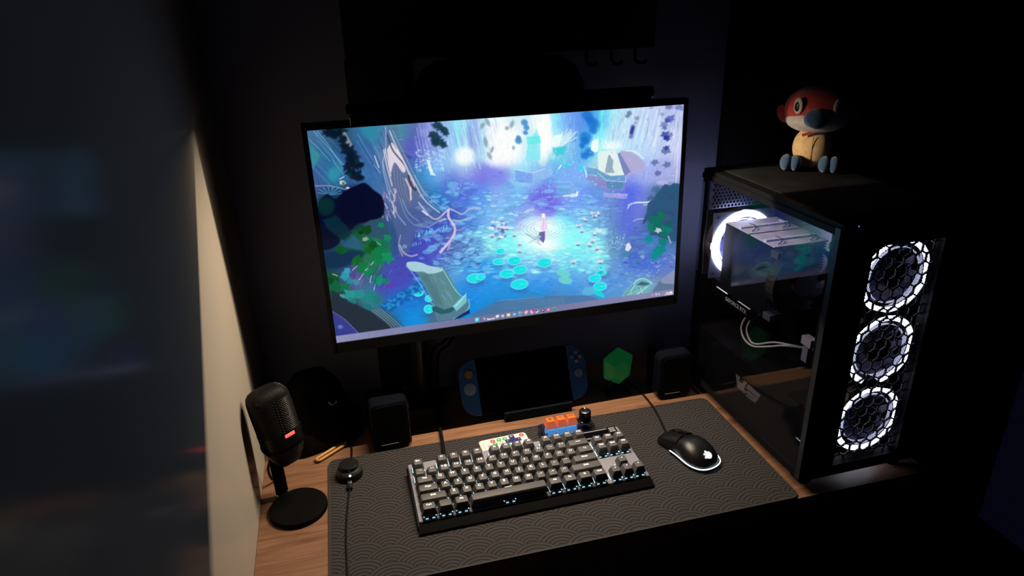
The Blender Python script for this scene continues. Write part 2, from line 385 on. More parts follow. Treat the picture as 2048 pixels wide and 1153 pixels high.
    # waterfall streaks
    for i in range(130):
        x = U(830, 1000); y = 262-(x-614)*.069+U(-2, 40)
        L = U(20, 60); sl = U(.18, .32)
        line([(x, y), (x+L*sl, y+L)], U(.6, 2.2), (215, 235, 255) if U(0, 1) < .6 else (95, 110, 200), U(.1, .4), False, 1.2)
    for i in range(120):
        x = U(1225, 1362); y = 262-(x-614)*.069+U(0, 30); L = U(25, 75); sl = U(-.32, -.12)
        line([(x, y), (x+L*sl, y+L)], U(.6, 3), (240, 250, 255) if U(0, 1) < .6 else (150, 180, 225), U(.1, .4), False, 1.4)
    for x, wd, c in ((912, 9, (150, 250, 245)), (926, 6, (190, 255, 250)), (962, 8, (165, 235, 245)), (1095, 10, (255, 255, 255)), (1108, 6, (140, 245, 245)), (1205, 9, (120, 250, 250))):
        line([(x, 225), (x+8 if x < 1200 else x-6, 300)], wd, c, .55, False, 7)
    for i in range(8): blob(1010+U(-28, 28), 285+U(-25, 30), U(14, 24), U(10, 24), 0, (255, 255, 255), .45, 1.)
    blob(1088, 275, 13, 46, 2, (255, 255, 255), .85, .7); blob(930, 312, 17, 16, 0, (235, 255, 250), .9, .7)
    for i in range(90): blob(U(830, 890), U(300, 342), U(1, 3.5), U(1, 2.5), 0, (210, 235, 255), U(.2, .6), .6)
    poly([(853, 318), (860, 322), (868, 345), (873, 352), (862, 350)], (235, 250, 245), .8)
    # loose brush texture taken from the colours already there
    for i in range(5200):
        x = U(616, 1366); y = U(212, 640); yt = 262-(x-614)*.069; yb = 660-(x-671)*.141
        if y < yt or y > yb: continue
        c = C[int((y-Y0)*S), int((x-X0)*S)]*255*U(.80, 1.20)+U(-8, 10)
        if y < 345 and x > 830: a = 1.35 if x < 1100 else 1.75; L = U(5, 16)
        elif x < 780: a = U(.7, 1.3); L = U(4, 12)
        else: a = U(-.25, .1); L = U(3, 11)
        line([(x, y), (x+L*math.cos(a), y+L*math.sin(a))], U(.7, 2.2), np.clip(c, 0, 255), U(.35, .75), False)
    for x, y, rx, ry, al in ((1020, 285, 36, 42, .55), (1088, 275, 13, 46, .7), (1000, 318, 22, 16, .6), (930, 312, 17, 16, .6), (1040, 250, 40, 22, .35), (1190, 292, 9, 14, .5), (1222, 292, 22, 9, .5)): blob(x, y, rx, ry, 0, (255, 255, 255), al, 1.)
    # far ruins
    poly([(1056, 292), (1066, 280), (1074, 258), (1081, 282), (1082, 320), (1052, 322)], (135, 232, 242), .85, blur=2.5)
    poly([(1054, 274), (1080, 272), (1083, 286), (1056, 290)], (100, 235, 232), .8, blur=2)
    for x, y, r in ((1050, 246, 7), (1054, 256, 6), (1052, 266, 5), (1038, 282, 7), (1038, 276, 5)): blob(x, y, r, r*.9, 30, (62, 138, 200), .85, .6)
    for x, y, rx, ry, an in ((1025, 249, 4, 8, 20), (1015, 257, 4, 4, 0), (1028, 296, 3, 4, 0), (966, 252, 4, 7, 30), (976, 245, 4, 9, -30), (972, 285, 4, 10, -10), (980, 312, 4, 8, -30), (985, 300, 3, 7, 20)):
        blob(x, y, rx, ry, an, (120, 150, 165), .7, .8)
    for x, y, r in ((1175, 232, 11), (1187, 248, 12), (1180, 240, 9), (1187, 262, 8), (1172, 275, 12), (1170, 283, 9), (1165, 292, 6), (1180, 305, 10), (1170, 312, 8)): blob(x, y, r, r*.85, 20, (25, 110, 205), .75, .7)
    for i in range(14): line([(1120+U(-4, 6), 292+U(-6, 6)), (1135+U(0, 22), 265+U(-8, 12))], U(.7, 2), (220, 245, 250), .75, False)
    poly([(1100, 290), (1108, 272), (1126, 268), (1120, 292), (1112, 298)], (240, 255, 252), .9, blur=2)
    poly([(1105, 296), (1135, 292), (1128, 310), (1112, 312)], (30, 195, 210), .6, blur=4)
    poly([(1182, 300), (1186, 282), (1197, 278), (1197, 302), (1190, 306)], (245, 255, 252), .95, blur=1.5)
    for i in range(22): line([(1200+U(0, 40), 298), (1202+U(0, 42), 278+U(0, 14))], U(.8, 2), (240, 252, 250), .6, False)
    poly([(1196, 310), (1200, 302), (1232, 302), (1250, 350), (1222, 352), (1198, 340)], (228, 244, 238), .95)
    poly([(1213, 332), (1217, 312), (1224, 304), (1228, 312), (1226, 336), (1230, 346), (1210, 346)], (140, 165, 185), .9)
    poly([(1218, 306), (1224, 306), (1230, 314), (1226, 320)], (235, 245, 245))
    poly([(1236, 308), (1244, 302), (1262, 304), (1276, 312), (1290, 328), (1286, 340), (1256, 352), (1248, 345)], (176, 172, 214), .95)
    poly([(1236, 308), (1240, 306), (1262, 344), (1250, 352), (1246, 342)], (118, 130, 186), .9)
    line([(1252, 302), (1270, 304), (1288, 318)], 2, (240, 248, 250), .9)
    # causeway blocks
    poly([(1040, 350), (1072, 340), (1100, 330), (1108, 336), (1106, 352), (1075, 362), (1042, 362)], (150, 190, 242), .75)
    poly([(1031, 340), (1066, 346), (1066, 368), (1032, 362)], (118, 160, 236), .8); line([(1031, 339), (1066, 346), (1090, 338)], 1.4, (215, 240, 255), .8, False)
    poly([(1175, 335), (1195, 338), (1214, 352), (1250, 352), (1252, 360), (1214, 362), (1192, 350), (1174, 348)], (95, 160, 205), .8)
    poly([(1174, 350), (1192, 352), (1214, 364), (1250, 366), (1250, 380), (1212, 380), (1192, 364), (1174, 360)], (140, 138, 205), .8)
    poly([(1206, 386), (1256, 388), (1254, 398), (1208, 394)], (168, 165, 230), .85); line([(1206, 386), (1256, 389)], 1.2, (200, 200, 245), .8)
    poly([(1212, 364), (1248, 364), (1246, 379), (1216, 377)], (80, 140, 185), .8); line([(1196, 346), (1214, 361), (1252, 364), (1252, 352)], 1.3, (205, 230, 250), .8, False)
    poly([(1118, 350), (1124, 338), (1140, 330), (1160, 332), (1172, 346), (1173, 360), (1158, 392), (1140, 388), (1115, 386)], (128, 175, 245), .85)
    poly([(1112, 385), (1121, 365), (1141, 364), (1157, 384), (1154, 392), (1140, 392)], (120, 172, 232), .95)
    line([(1121, 365), (1141, 364), (1157, 384), (1143, 391)], 1, (180, 215, 250), .8, False); line([(1127, 392), (1156, 390)], 3, (240, 255, 250), .85, False); line([(1156, 384), (1153, 392)], 3, (250, 255, 245), .9, False)
    line([(1118, 338), (1124, 330)], 2.5, (240, 250, 255), .9, False); line([(1168, 334), (1173, 346), (1174, 354)], 2.2, (240, 255, 250), .85); blob(1135, 330, 9, 3, 0, (60, 215, 235), .9, .8); blob(1163, 336, 7, 6, 40, (60, 215, 235), .8, .8)
    for i in range(120): blob(U(1020, 1260), U(290, 400), U(.6, 1.3), U(.6, 1.3), 0, (190, 245, 255), U(.4, .9), .5)
    for i in range(70):
        x = U(1060, 1110); y = U(362, 388); line([(x, y), (x+U(-1, 1), y-U(3, 7))], .9, (130, 190, 250), .6, False)
    # water texture and lily pads
    for i in range(420):
        x = U(835, 1300); y = U(362, 560)
        if y < 380 and x < 900: continue
        k = math.exp(-((x-1085)/130)**2-((y-478)/45)**2)
        if x > 1225 and y < 470: continue
        base = np.array([120, 185, 240])*(1-k)+np.array([150, 245, 248])*k
        if x > 1210: base = base*.8
        rx = U(4, 12); blob(x, y, rx, rx*U(.3, .5), U(-12, 8), base+U(-25, 20), U(.25, .7), .25)
        if U(0, 1) < .4: line([(x-rx, y+rx*.35), (x+rx*.8, y+rx*.4)], .9, (70, 90, 180), .35, False)
    for i in range(170):
        x = U(1000, 1215); y = U(455, 520)
        blob(x, y, U(4, 12), U(2, 4), U(-10, 10), (140, 250, 250) if U(0, 1) < .7 else (205, 252, 252), U(.2, .55), .5)
    for i in range(180):
        x = U(880, 960); y = U(475, 540); blob(x, y, U(2, 6), U(1, 2.2), U(-20, 0), rs.choice([0, 1]) and (120, 190, 225) or (60, 85, 165), U(.3, .7), .3)
    for i in range(60): blob(U(985, 1015), U(442, 480), U(2, 5), U(1, 3), 0, (225, 225, 250) if U(0, 1) < .6 else (80, 110, 190), U(.4, .8), .4)
    for i in range(50): blob(U(1120, 1215), U(495, 540), U(3, 11), U(2, 5), 0, (120, 235, 240), U(.3, .6), .4)
    for i in range(45): blob(U(1160, 1290), U(535, 585), U(2, 9), U(1, 3), U(-15, 10), (120, 175, 235), U(.2, .5), .5)
    for i in range(90):
        x = U(1240, 1352); y = U(505, 565)-(x-1240)*.12+8
        line([(x, y), (x+U(-6, 8), y+U(-4, 3))], U(.8, 2.2), (165, 185, 240) if U(0, 1) < .65 else (50, 75, 165), U(.35, .75), False)
    poly([(1251, 500), (1253, 488), (1259, 484), (1264, 494), (1258, 502)], (220, 222, 245)); poly([(1236, 512), (1250, 500), (1264, 504), (1256, 514)], (70, 135, 165), .8)
    for i in range(60):
        x = U(1215, 1250); y = U(462, 500); line([(x, y), (x+U(-3, 3), y+U(-4, 3))], 1.2, (190, 225, 235), .6, False)
    for i in range(34):
        x = U(1195, 1260); y = U(400, 480); line([(x, y), (x, y+U(8, 24))], U(.8, 2), (75, 105, 180), U(.15, .35), False)
    line([(1258, 410), (1272, 405), (1296, 404), (1312, 396)], 3, (225, 232, 248), .95); line([(1256, 416), (1262, 408)], 2.2, (220, 228, 248), .9, False); line([(1288, 410), (1304, 406)], 2, (190, 215, 225), .9)
    line([(1267, 442), (1276, 438), (1290, 437)], 1.5, (195, 200, 240), .9); blob(1325, 365, 12, 5, 0, (180, 180, 235), .9, .3)
    for x0 in (1251, 1262, 1268): line([(x0, 395), (x0-6, 470)], 4, (90, 105, 232), .4, False, 4)
    # ivy hanging in front of the falls
    for x, y, r in ((874, 250, 9), (882, 256, 10), (890, 262, 9), (893, 268, 7), (866, 270, 9), (873, 276, 11), (880, 284, 11), (887, 290, 8), (870, 286, 8)): leaf(x, y, r*1.2, U(0, 90), (22, 55, 72), .9, 3.5)
    line([(806, 306), (822, 316)], 5, (45, 60, 140), .7, False, 4)
    # more floating leaves across the pond
    for i in range(620):
        x = U(870, 1215); y = U(385, 545)
        if abs(x-1087) < 52 and abs(y-458) < 30: continue
        if x < 930 and y > 470-(x-870)*.2 and y < 500: continue
        c = C[int((y-Y0)*S), int((x-X0)*S)]*255; rx = U(2.5, 7)
        blob(x, y, rx, rx*U(.35, .55), U(-10, 8), np.clip(c*U(1.05, 1.3)+U(0, 14), 0, 255), U(.4, .8), .2)
        line([(x-rx, y+rx*.4), (x+rx, y+rx*.45)], .9, np.clip(c*.72, 0, 255), .5, False)
    blob(1085, 470, 48, 26, 0, (250, 255, 255), .6, 1.1); blob(1100, 478, 24, 22, 0, (255, 255, 255), .9, .8); blob(1065, 482, 30, 12, 0, (255, 255, 255), .75, .8)
    blob(1150, 475, 42, 22, 0, (140, 252, 250), .6, 1.); blob(1030, 490, 32, 14, 0, (120, 250, 248), .5, 1.)
    for r, al in ((14, .9), (20, .7), (27, .8), (34, .55), (41, .4)):
        p = [(1084+r*1.15*math.cos(t), 455+r*.52*math.sin(t)) for t in np.linspace(0, 6.28, 26)]
        line(p, 1.8, (240, 252, 252), al, False); line([(q[0]+1, q[1]+2) for q in p[2:15]], 1.1, (70, 160, 190), al*.7, False)
    poly([(1085, 428), (1088, 427), (1091, 430), (1092, 438), (1096, 456), (1092, 462), (1084, 462), (1081, 455), (1085, 438)], (240, 220, 245)); blob(1088, 430.5, 3.6, 4, 0, (252, 246, 235), 1, .4)
    line([(1088, 436), (1087, 460)], 1.2, (195, 160, 205), .8, False); line([(1091, 438), (1094, 458)], 1, (200, 170, 210), .7, False)
    poly([(1080, 464), (1091, 462), (1091, 478), (1088, 486), (1080, 478), (1083, 470), (1078, 472)], (95, 85, 160), .9)
    for i in range(16): line([(1050+U(0, 30), 466+U(0, 22)), (1076+U(0, 10), 468+U(0, 22))], 1, (70, 150, 170), .4, False)
    for x, y in ((1040, 486), (1040, 500), (1157, 486), (1180, 488), (1195, 495), (1148, 522), (1202, 522), (1186, 480), (1005, 455), (1015, 455), (985, 470), (1030, 468), (1158, 450), (1165, 460), (1190, 466), (1172, 438), (1186, 426), (1198, 426), (1190, 431)):
        for q in range(4): blob(x+U(-4, 4), y+U(-2, 2), U(1.5, 3), U(1.5, 2.5), 0, (235, 222, 240), .8, .4)
        blob(x, y+4, 4, 1.8, 0, (90, 100, 150), .6, .4)
    pads = ((1030, 521, 13, 8), (998, 523, 11, 6), (1002, 502, 9, 5), (1090, 525, 14, 8.5), (1041, 539, 14, 8), (1015, 547, 14, 8), (1040, 568, 17, 9.5), (951, 556, 16, 9), (963, 553, 8, 6), (837, 586, 10, 6), (1203, 545, 11, 4.5), (1191, 556, 12, 7), (1201, 572, 13, 8), (1203, 534, 4, 4), (858, 597, 7, 6), (858, 618, 9, 8))
    for x, y, rx, ry in pads:
        blob(x, y+10, rx, ry*.8, 0, (35, 90, 170), .35, .6)
        blob(x, y, rx+1, ry+1, -6, (130, 235, 245), .9, .12); blob(x, y, rx-.6, ry-.6, -6, (12, 226, 232), .95, .12)
        line([(x, y), (x+rx*.9, y-1)], 1, (150, 245, 245), .7, False)
    poly([(1183, 580), (1190, 579), (1204, 582), (1211, 590), (1209, 595), (1195, 590)], (20, 215, 220)); poly([(1165, 588), (1172, 572), (1190, 574), (1192, 586), (1180, 590)], (90, 185, 220), .8)
    for x, y in ((1128, 546), (1132, 560)): blob(x, y, 14, 7.5, 8, (110, 215, 205), .85, .2)
    # right tree mass
    poly([(1362, 368), (1348, 366), (1340, 371), (1330, 368), (1318, 382), (1308, 396), (1296, 406), (1294, 424), (1287, 440), (1286, 450), (1296, 440), (1304, 452), (1300, 470), (1312, 470), (1330, 478), (1350, 482), (1362, 480)], (42, 84, 122), .95, blur=1.5)
    for i in range(16): leaf(U(1300, 1352), U(378, 460), U(5, 12), U(0, 90), (50+U(-16, 14), 86+U(-24, 14), 120+U(-20, 20)), .55, 2)
    for x, y, r, c in ((1310, 440, 12, (8, 110, 95)), (1322, 430, 9, (10, 115, 80)), (1305, 455, 10, (12, 125, 100)), (1318, 452, 11, (10, 105, 95)), (1334, 458, 10, (10, 120, 110)), (1330, 468, 9, (10, 110, 95)), (1297, 478, 8, (6, 140, 150)), (1326, 485, 10, (8, 125, 120)), (1322, 498, 12, (6, 135, 130)), (1314, 506, 10, (6, 140, 138)), (1309, 514, 7, (6, 140, 140)), (1338, 448, 8, (20, 90, 95))): leaf(x, y, r*1.25, U(0, 90), c, .92, 1.6)
    leaf(1317, 460, 8, 20, (200, 215, 225), .9); line([(1337, 472), (1342, 485)], 3, (170, 185, 220), .8, False)
    # bottom right stump and stone
    poly([(1344, 545), (1360, 536), (1360, 582), (1340, 566), (1322, 585), (1300, 590), (1312, 578)], (122, 138, 172)); poly([(1345, 541), (1352, 538), (1360, 534), (1360, 566), (1330, 566), (1322, 558)], (136, 148, 182)); poly([(1320, 560), (1326, 566), (1356, 568), (1354, 580), (1302, 588)], (95, 118, 148))
    poly([(1244, 592), (1252, 578), (1264, 570), (1275, 558), (1290, 556), (1304, 563), (1308, 572), (1296, 586)], (112, 175, 185)); poly([(1274, 569), (1284, 562), (1298, 565), (1300, 568), (1286, 570)], (62, 98, 120)); line([(1268, 566), (1278, 558), (1292, 557), (1305, 566)], 2, (170, 232, 235), .9)
    for i in range(16): line([(1250+U(0, 40), 590+U(-3, 3)), (1266+U(0, 36), 570+U(-2, 4))], 1, (165, 225, 225) if U(0, 1) < .6 else (70, 105, 130), .7, False)
    # right top hanging leaves
    for x, y, r, c in ((1337, 215, 9, (105, 118, 170)), (1358, 216, 10, (115, 125, 185)), (1302, 215, 6, (150, 165, 190)), (1258, 228, 7, (95, 125, 155)), (1255, 234, 5, (85, 120, 150)), (1274, 238, 6, (130, 140, 175)), (1272, 247, 4, (140, 145, 190)), (1324, 230, 5, (140, 155, 185)), (1341, 238, 11, (92, 100, 178)), (1334, 243, 6, (45, 60, 165)), (1328, 250, 9, (120, 128, 185)), (1329, 257, 6, (95, 105, 165)), (1330, 271, 11, (60, 72, 160)), (1334, 277, 8, (32, 45, 150)), (1342, 270, 6, (110, 120, 175)), (1331, 303, 11, (92, 112, 160)), (1333, 296, 7, (38, 52, 150)), (1310, 325, 9, (95, 112, 165)), (1334, 330, 9, (95, 110, 168)), (1316, 347, 8, (92, 100, 172)), (1296, 240, 5, (175, 195, 220))):
        leaf(x, y, r, U(0, 90), c, .85, 3)
    line([(1266, 254), (1262, 274)], 8, (90, 100, 160), .75, False, 5); line([(1266, 256), (1263, 266)], 6, (35, 45, 150), .85, False, 4)
    line([(1362, 225), (1352, 365)], 3, (215, 222, 245), .6, False, 2)
    # left cliff strokes and the old tree
    for i in range(90):
        x = U(618, 770); y = 262-(x-614)*.069+U(0, 70); L = U(20, 60); sl = .5+(740-x)*.004
        line([(x, y), (x+L*sl, y+L)], U(.6, 2.5), rs.choice([0, 1]) and (100, 170, 205) or (35, 70, 140), U(.15, .45), False, 1.4)
    for p in ([(628, 262), (650, 288), (688, 330)], [(614, 275), (640, 300), (660, 322)], [(634, 262), (660, 295), (690, 345)]): line(p, 1.6, (120, 190, 215), .6)
    blob(738, 262, 14, 22, -35, (45, 140, 165), .7, .7); poly([(620, 290), (640, 312), (628, 335), (624, 330)], (55, 150, 150), .7, blur=4); blob(668, 348, 12, 14, 40, (50, 150, 170), .7, .7)
    line([(682, 255), (694, 275), (705, 296)], 6, (170, 170, 170), .7, True, 3); line([(690, 282), (702, 294)], 4, (200, 190, 190), .8, False, 2); line([(711, 306), (718, 314)], 3, (200, 200, 205), .8, False, 2)
    for x, y, r in ((665, 262, 14), (680, 262, 13), (672, 270, 12), (652, 266, 8), (686, 280, 10), (690, 292, 10), (697, 302, 13), (706, 312, 13), (702, 322, 13), (712, 328, 14), (722, 331, 8), (694, 334, 10), (702, 344, 12), (714, 352, 13), (722, 356, 8)): leaf(x, y, r*1.2, U(0, 90), (6, 22, 40), .9, 4)
    for x, y in ((672, 258), (700, 350), (714, 322)): blob(x, y, 6, 4, 30, (10, 50, 55), .8, .8)
    poly([(772, 256), (796, 253), (798, 275), (806, 292), (822, 330), (836, 358), (850, 388), (868, 415), (890, 432), (880, 445), (850, 452), (830, 470), (820, 500), (800, 512), (796, 480), (784, 430), (776, 380), (768, 320)], (92, 108, 150), .55, True, 5)
    poly([(775, 300), (785, 286), (800, 310), (812, 338), (806, 345), (790, 325), (782, 345)], (232, 222, 235), .9, True, 2)
    for p, wd, c in (([(772, 255), (772, 300), (766, 330), (775, 375), (790, 420), (812, 450)], 2, (150, 175, 215)), ([(780, 262), (792, 290), (812, 330), (830, 365), (850, 400), (880, 425)], 2.4, (205, 215, 225)), ([(786, 262), (800, 290), (822, 335), (840, 372), (862, 405), (890, 424)], 1.4, (110, 190, 200)), ([(776, 270), (786, 300), (806, 325), (818, 345), (824, 375)], 3, (60, 65, 80)), ([(795, 300), (812, 332), (822, 360), (822, 400)], 2.5, (240, 225, 228)), ([(768, 300), (775, 335), (785, 372)], 2, (225, 225, 235)), ([(771, 298), (778, 330), (782, 352)], 2, (235, 228, 235)), ([(766, 325), (778, 370), (792, 400)], 1.3, (175, 200, 225)), ([(812, 358), (820, 376), (823, 398)], 3, (230, 205, 210)), ([(818, 352), (824, 372), (832, 380)], 4, (55, 50, 65)), ([(824, 356), (830, 372)], 2.5, (225, 205, 225)), ([(800, 395), (812, 430), (830, 450), (855, 455)], 1.6, (125, 150, 190)), ([(806, 400), (818, 426), (838, 442)], 1.6, (140, 165, 195)), ([(830, 350), (850, 385), (880, 412), (886, 410), (900, 402)], 1.6, (140, 190, 225)), ([(838, 405), (850, 420), (858, 430), (870, 438), (880, 435), (900, 417)], 3, (195, 190, 220)), ([(846, 422), (856, 430)], 3.4, (240, 225, 230)), ([(855, 455), (868, 448), (880, 440), (892, 436)], 1.6, (190, 180, 220)), ([(885, 430), (900, 418), (915, 424), (926, 428), (940, 418), (952, 415), (962, 418)], 3.2, (190, 180, 215)), ([(898, 420), (898, 434), (906, 446), (911, 460), (905, 476), (892, 492), (882, 504)], 5, (225, 205, 230)), ([(893, 438), (880, 443)], 2, (225, 210, 235)), ([(908, 440), (920, 442), (934, 438), (944, 436)], 4, (160, 190, 215)), ([(912, 460), (924, 459), (930, 455)], 2, (170, 160, 215)), ([(904, 478), (896, 500)], 2.6, (200, 160, 205)), ([(902, 470), (908, 455)], 1.5, (110, 80, 140)), ([(840, 478), (860, 474), (872, 474), (878, 480)], 2, (120, 140, 205)), ([(800, 490), (808, 505), (822, 512), (835, 509)], 3, (180, 175, 200)), ([(802, 470), (798, 492), (806, 512)], 2, (150, 165, 205))): line(p, wd, c, .85)
    for k in range(9): line([(783+k*3, 330+k*3), (784+k*3.4, 360+k*3), (792+k*3.6, 392+k*2)], .8, (60, 75, 105) if k % 2 else (160, 165, 185), .6)
    for i in range(46):
        x = U(764, 792); y = U(372, 430); line([(x, y), (x+U(-2, 6), y+U(6, 16))], U(1, 2.4), (225, 200, 225) if U(0, 1) < .6 else (120, 110, 150), U(.5, .9), False)
    for i in range(46):
        x = U(832, 895); y = 475-(x-832)*.28+U(-3, 3); line([(x, y), (x+U(-2, 3), y-U(3, 8))], 1.2, (105, 200, 230), .8, False)
    for i in range(14): x = U(806, 862); y = 497-(x-806)*.25; line([(x, y), (x+U(-3, 1), y-U(3, 7))], 1.2, (110, 200, 230), .8, False)
    for i in range(40): x = U(895, 925); y = U(366, 390); line([(x, y), (x, y-U(3, 7))], 1, (110, 190, 235), .6, False)
    line([(750, 312), (758, 335)], 2.2, (215, 225, 235), .85, False); line([(748, 330), (762, 346)], 1.4, (170, 195, 225), .7, False)
    leaf(686, 366, 8, 10, (205, 215, 195), .95); blob(687, 367, 3, 3, 0, (90, 100, 50), .9, .5); line([(680, 358), (688, 354)], 1.6, (235, 235, 240), .9, False); blob(696, 376, 4, 2, 0, (235, 225, 240), .95, .3)
    line([(630, 372), (660, 372), (695, 380)], 1.8, (165, 165, 215), .8)
    for k in range(16): a = math.radians(170+k*13); line([(660, 390), (660+24*math.cos(a), 386+13*math.sin(a))], 1.6, (75, 165, 205) if k % 2 else (40, 60, 110), .75, False)
    # dark bush at left
    poly([(640, 400), (655, 388), (672, 398), (690, 382), (712, 372), (730, 366), (748, 380), (766, 396), (768, 428), (745, 442), (715, 448), (700, 462), (660, 480), (640, 470), (634, 430)], (5, 9, 38), .97, True, 3)
    blob(652, 412, 17, 19, 0, (4, 48, 48), .85, .5); poly([(645, 440), (672, 430), (705, 465), (690, 480), (668, 478)], (4, 42, 56), .9, blur=4)
    poly([(740, 440), (768, 436), (780, 470), (770, 480), (735, 472), (722, 455)], (45, 78, 105), .9, blur=3); poly([(684, 492), (708, 470), (730, 492), (718, 500)], (40, 88, 122), .9, blur=2)
    poly([(630, 455), (660, 462), (680, 480), (668, 495), (645, 500), (636, 480)], (3, 10, 34), .9, True, 4); poly([(650, 505), (690, 500), (730, 505), (700, 530), (655, 535)], (6, 40, 72), .8, True, 6)
    for x, y, r, c in ((732, 460, 13, (4, 68, 22)), (762, 450, 8, (6, 135, 95)), (776, 476, 9, (6, 135, 95)), (682, 500, 12, (4, 82, 34)), (748, 490, 12, (4, 72, 30)), (766, 490, 13, (6, 110, 70)), (738, 500, 10, (4, 90, 30)), (762, 508, 18, (4, 118, 66)), (775, 516, 14, (6, 140, 92)), (756, 524, 12, (4, 124, 74)), (716, 522, 14, (4, 98, 40)), (728, 535, 13, (6, 118, 56)), (736, 545, 12, (6, 125, 80)), (756, 560, 13, (8, 140, 110)), (772, 562, 8, (8, 130, 105)), (722, 465, 6, (4, 50, 30)), (665, 555, 15, (4, 76, 40)), (668, 572, 14, (6, 98, 60)), (656, 562, 12, (4, 66, 40)), (690, 575, 12, (8, 112, 70)), (690, 552, 10, (40, 155, 170)), (700, 562, 9, (35, 140, 155)), (694, 542, 8, (48, 160, 190)), (712, 565, 8, (50, 140, 160)), (700, 590, 14, (40, 150, 148)), (720, 590, 14, (36, 140, 140)), (742, 592, 17, (30, 128, 128)), (755, 600, 12, (28, 118, 120)), (705, 602, 10, (30, 122, 118)), (684, 592, 6, (60, 160, 150)), (738, 614, 9, (28, 110, 118))): leaf(x, y, r*1.15, U(0, 90), c, .93, 1.4)
    leaf(731, 478, 7, 0, (150, 165, 155), .9, 2); line([(754, 484), (762, 490)], 2, (130, 190, 150), .8, False)
    for x, y, X, Y in ((742, 530, 747, 524), (731, 541, 735, 537), (718, 560, 727, 547), (740, 565, 743, 552), (748, 580, 750, 568), (705, 540, 714, 532), (665, 548, 675, 552)): line([(x, y), (X, Y)], 1.8, (205, 205, 225), .8, False)
    for i in range(40):
        x = U(700, 790); y = U(520, 570); line([(x, y), (x+U(-7, -2), y+U(6, 16))], U(.6, 1.6), (45, 45, 95) if U(0, 1) < .5 else (140, 130, 190), U(.3, .6), False)
    blob(780, 570, 9, 5, -20, (110, 50, 170), .6, .8)
    for i in range(110):
        x = U(762, 850); y = 622-(x-762)*.62+U(-12, 12); blob(x, y, U(2, 6), U(1.5, 3.5), U(-20, 20), (12, 92, 170) if U(0, 1) < .65 else (40, 150, 215), U(.5, .9), .2)
    # bottom left plank
    poly([(664, 580), (690, 600), (740, 622), (776, 650), (795, 668), (668, 690), (664, 640)], (34, 44, 58), .95, blur=2)
    poly([(664, 623), (690, 640), (720, 668), (668, 685)], (54, 60, 140), .95, blur=1.5); line([(664, 623), (690, 640), (718, 668)], 1.2, (125, 130, 180), .8)
    blob(680, 654, 5, 4, 0, (120, 150, 215), .6, .8)
    for k in range(9): line([(742+k*2.5, 622-k*.8), (775+k*3, 648-k*.2), (788+k*3.4, 668-k*.5)], 1.5, (130, 155, 165) if k % 2 else (55, 78, 92), .85)
    # broken column
    poly([(823, 536), (838, 550), (860, 592), (872, 610), (890, 618), (916, 612), (924, 596), (910, 570), (892, 540), (884, 532)], (88, 135, 145))
    for i in range(36):
        t = U(0, 1); a0 = U(0, 1); x = 832+t*52+a0*40-14*t; y = 545-t*5+a0*60
        line([(x, y), (x+U(4, 9), y+U(6, 16))], U(1, 3), (72, 112, 124) if t < .5 else (128, 168, 172), U(.25, .5), False, 1.5)
    poly([(840, 548), (866, 547), (880, 590), (886, 612), (872, 606)], (66, 108, 120), .5, blur=6)
    poly([(813, 530), (816, 524), (832, 523), (846, 526), (858, 531), (880, 535), (886, 541), (872, 546), (858, 547), (846, 543), (830, 543), (822, 540)], (165, 205, 218), 1, True)
    line([(813, 532), (824, 544), (842, 570), (858, 598), (872, 614)], 1.4, (150, 205, 215), .9); line([(884, 535), (898, 558), (912, 580), (924, 592)], 1.8, (140, 215, 215), .9)
    poly([(864, 614), (872, 612), (888, 620), (905, 614), (912, 616), (900, 626), (880, 628), (866, 622)], (38, 92, 96)); poly([(868, 622), (884, 629), (905, 624), (930, 606), (938, 600), (940, 612), (932, 626), (906, 638), (876, 642)], (84, 122, 145)); poly([(906, 612), (926, 592), (934, 590), (934, 604), (914, 622)], (118, 195, 200))
    for k in range(5): line([(908+k*2, 614-k), (922+k*2, 600-k*2), (930+k, 590-k)], 1, (165, 232, 232), .8)
    line([(938, 598), (939, 614), (926, 628), (908, 637)], 1.4, (160, 215, 225), .9); poly([(940, 618), (941, 626), (920, 636), (908, 638)], (12, 42, 98))
    # stone ledge above the task bar
    poly([(942, 628), (975, 612), (998, 601), (1040, 598), (1090, 592), (1160, 590), (1180, 590), (1200, 598), (1245, 592), (1245, 606), (942, 650)], (78, 112, 155), .75, blur=2)
    poly([(1008, 602), (1130, 594), (1132, 608), (1010, 618)], (85, 130, 168), .6, blur=2); line([(998, 601), (1090, 593)], 1, (120, 165, 200), .7, False)
    for i in range(6): line([(1010, 605+i*2), (1050+U(0, 40), 602+i*2)], .8, (60, 95, 140), .5, False)
    # task bar
    tl = lambda x: 672.5-(x-671)*(672.5-577)/(1349-671)
    for i in range(60):
        xa = 668+i*11.5; f = i/59.
        c = np.array([150, 150, 192])*(1-min(1, f*2.4))+np.array([112, 112, 152])*min(1, f*2.4)
        if f > .42: c = np.array([112, 112, 152])*(1-(f-.42)*1.7)+np.array([142, 138, 176])*(f-.42)*1.7
        poly([(xa, tl(xa)), (xa+11.6, tl(xa+11.6)), (xa+12.4, tl(xa+12)+22), (xa+1, tl(xa)+22)], c, .93, blur=.3)
    poly([(951, 636), (959, 635), (959, 642), (952, 643)], (120, 225, 235)); poly([(956, 638), (959, 638), (959, 642), (956, 642)], (60, 190, 200))
    line([(952, 639), (958, 638)], .6, (230, 255, 255), .8, False)
    blob(969.5, 636.5, 1.6, 1.6, 0, (245, 245, 255), 1, .4); blob(969.5, 636.5, .8, .8, 0, (120, 118, 155), 1, .4); line([(970.5, 638), (972, 639.5)], .8, (245, 245, 255), 1, False)
    poly([(993, 630), (999, 629), (999, 633.5), (993, 634.5)], (240, 240, 250)); line([(992.5, 632), (992.5, 635.5), (997, 635)], 1, (190, 195, 215), 1, False)
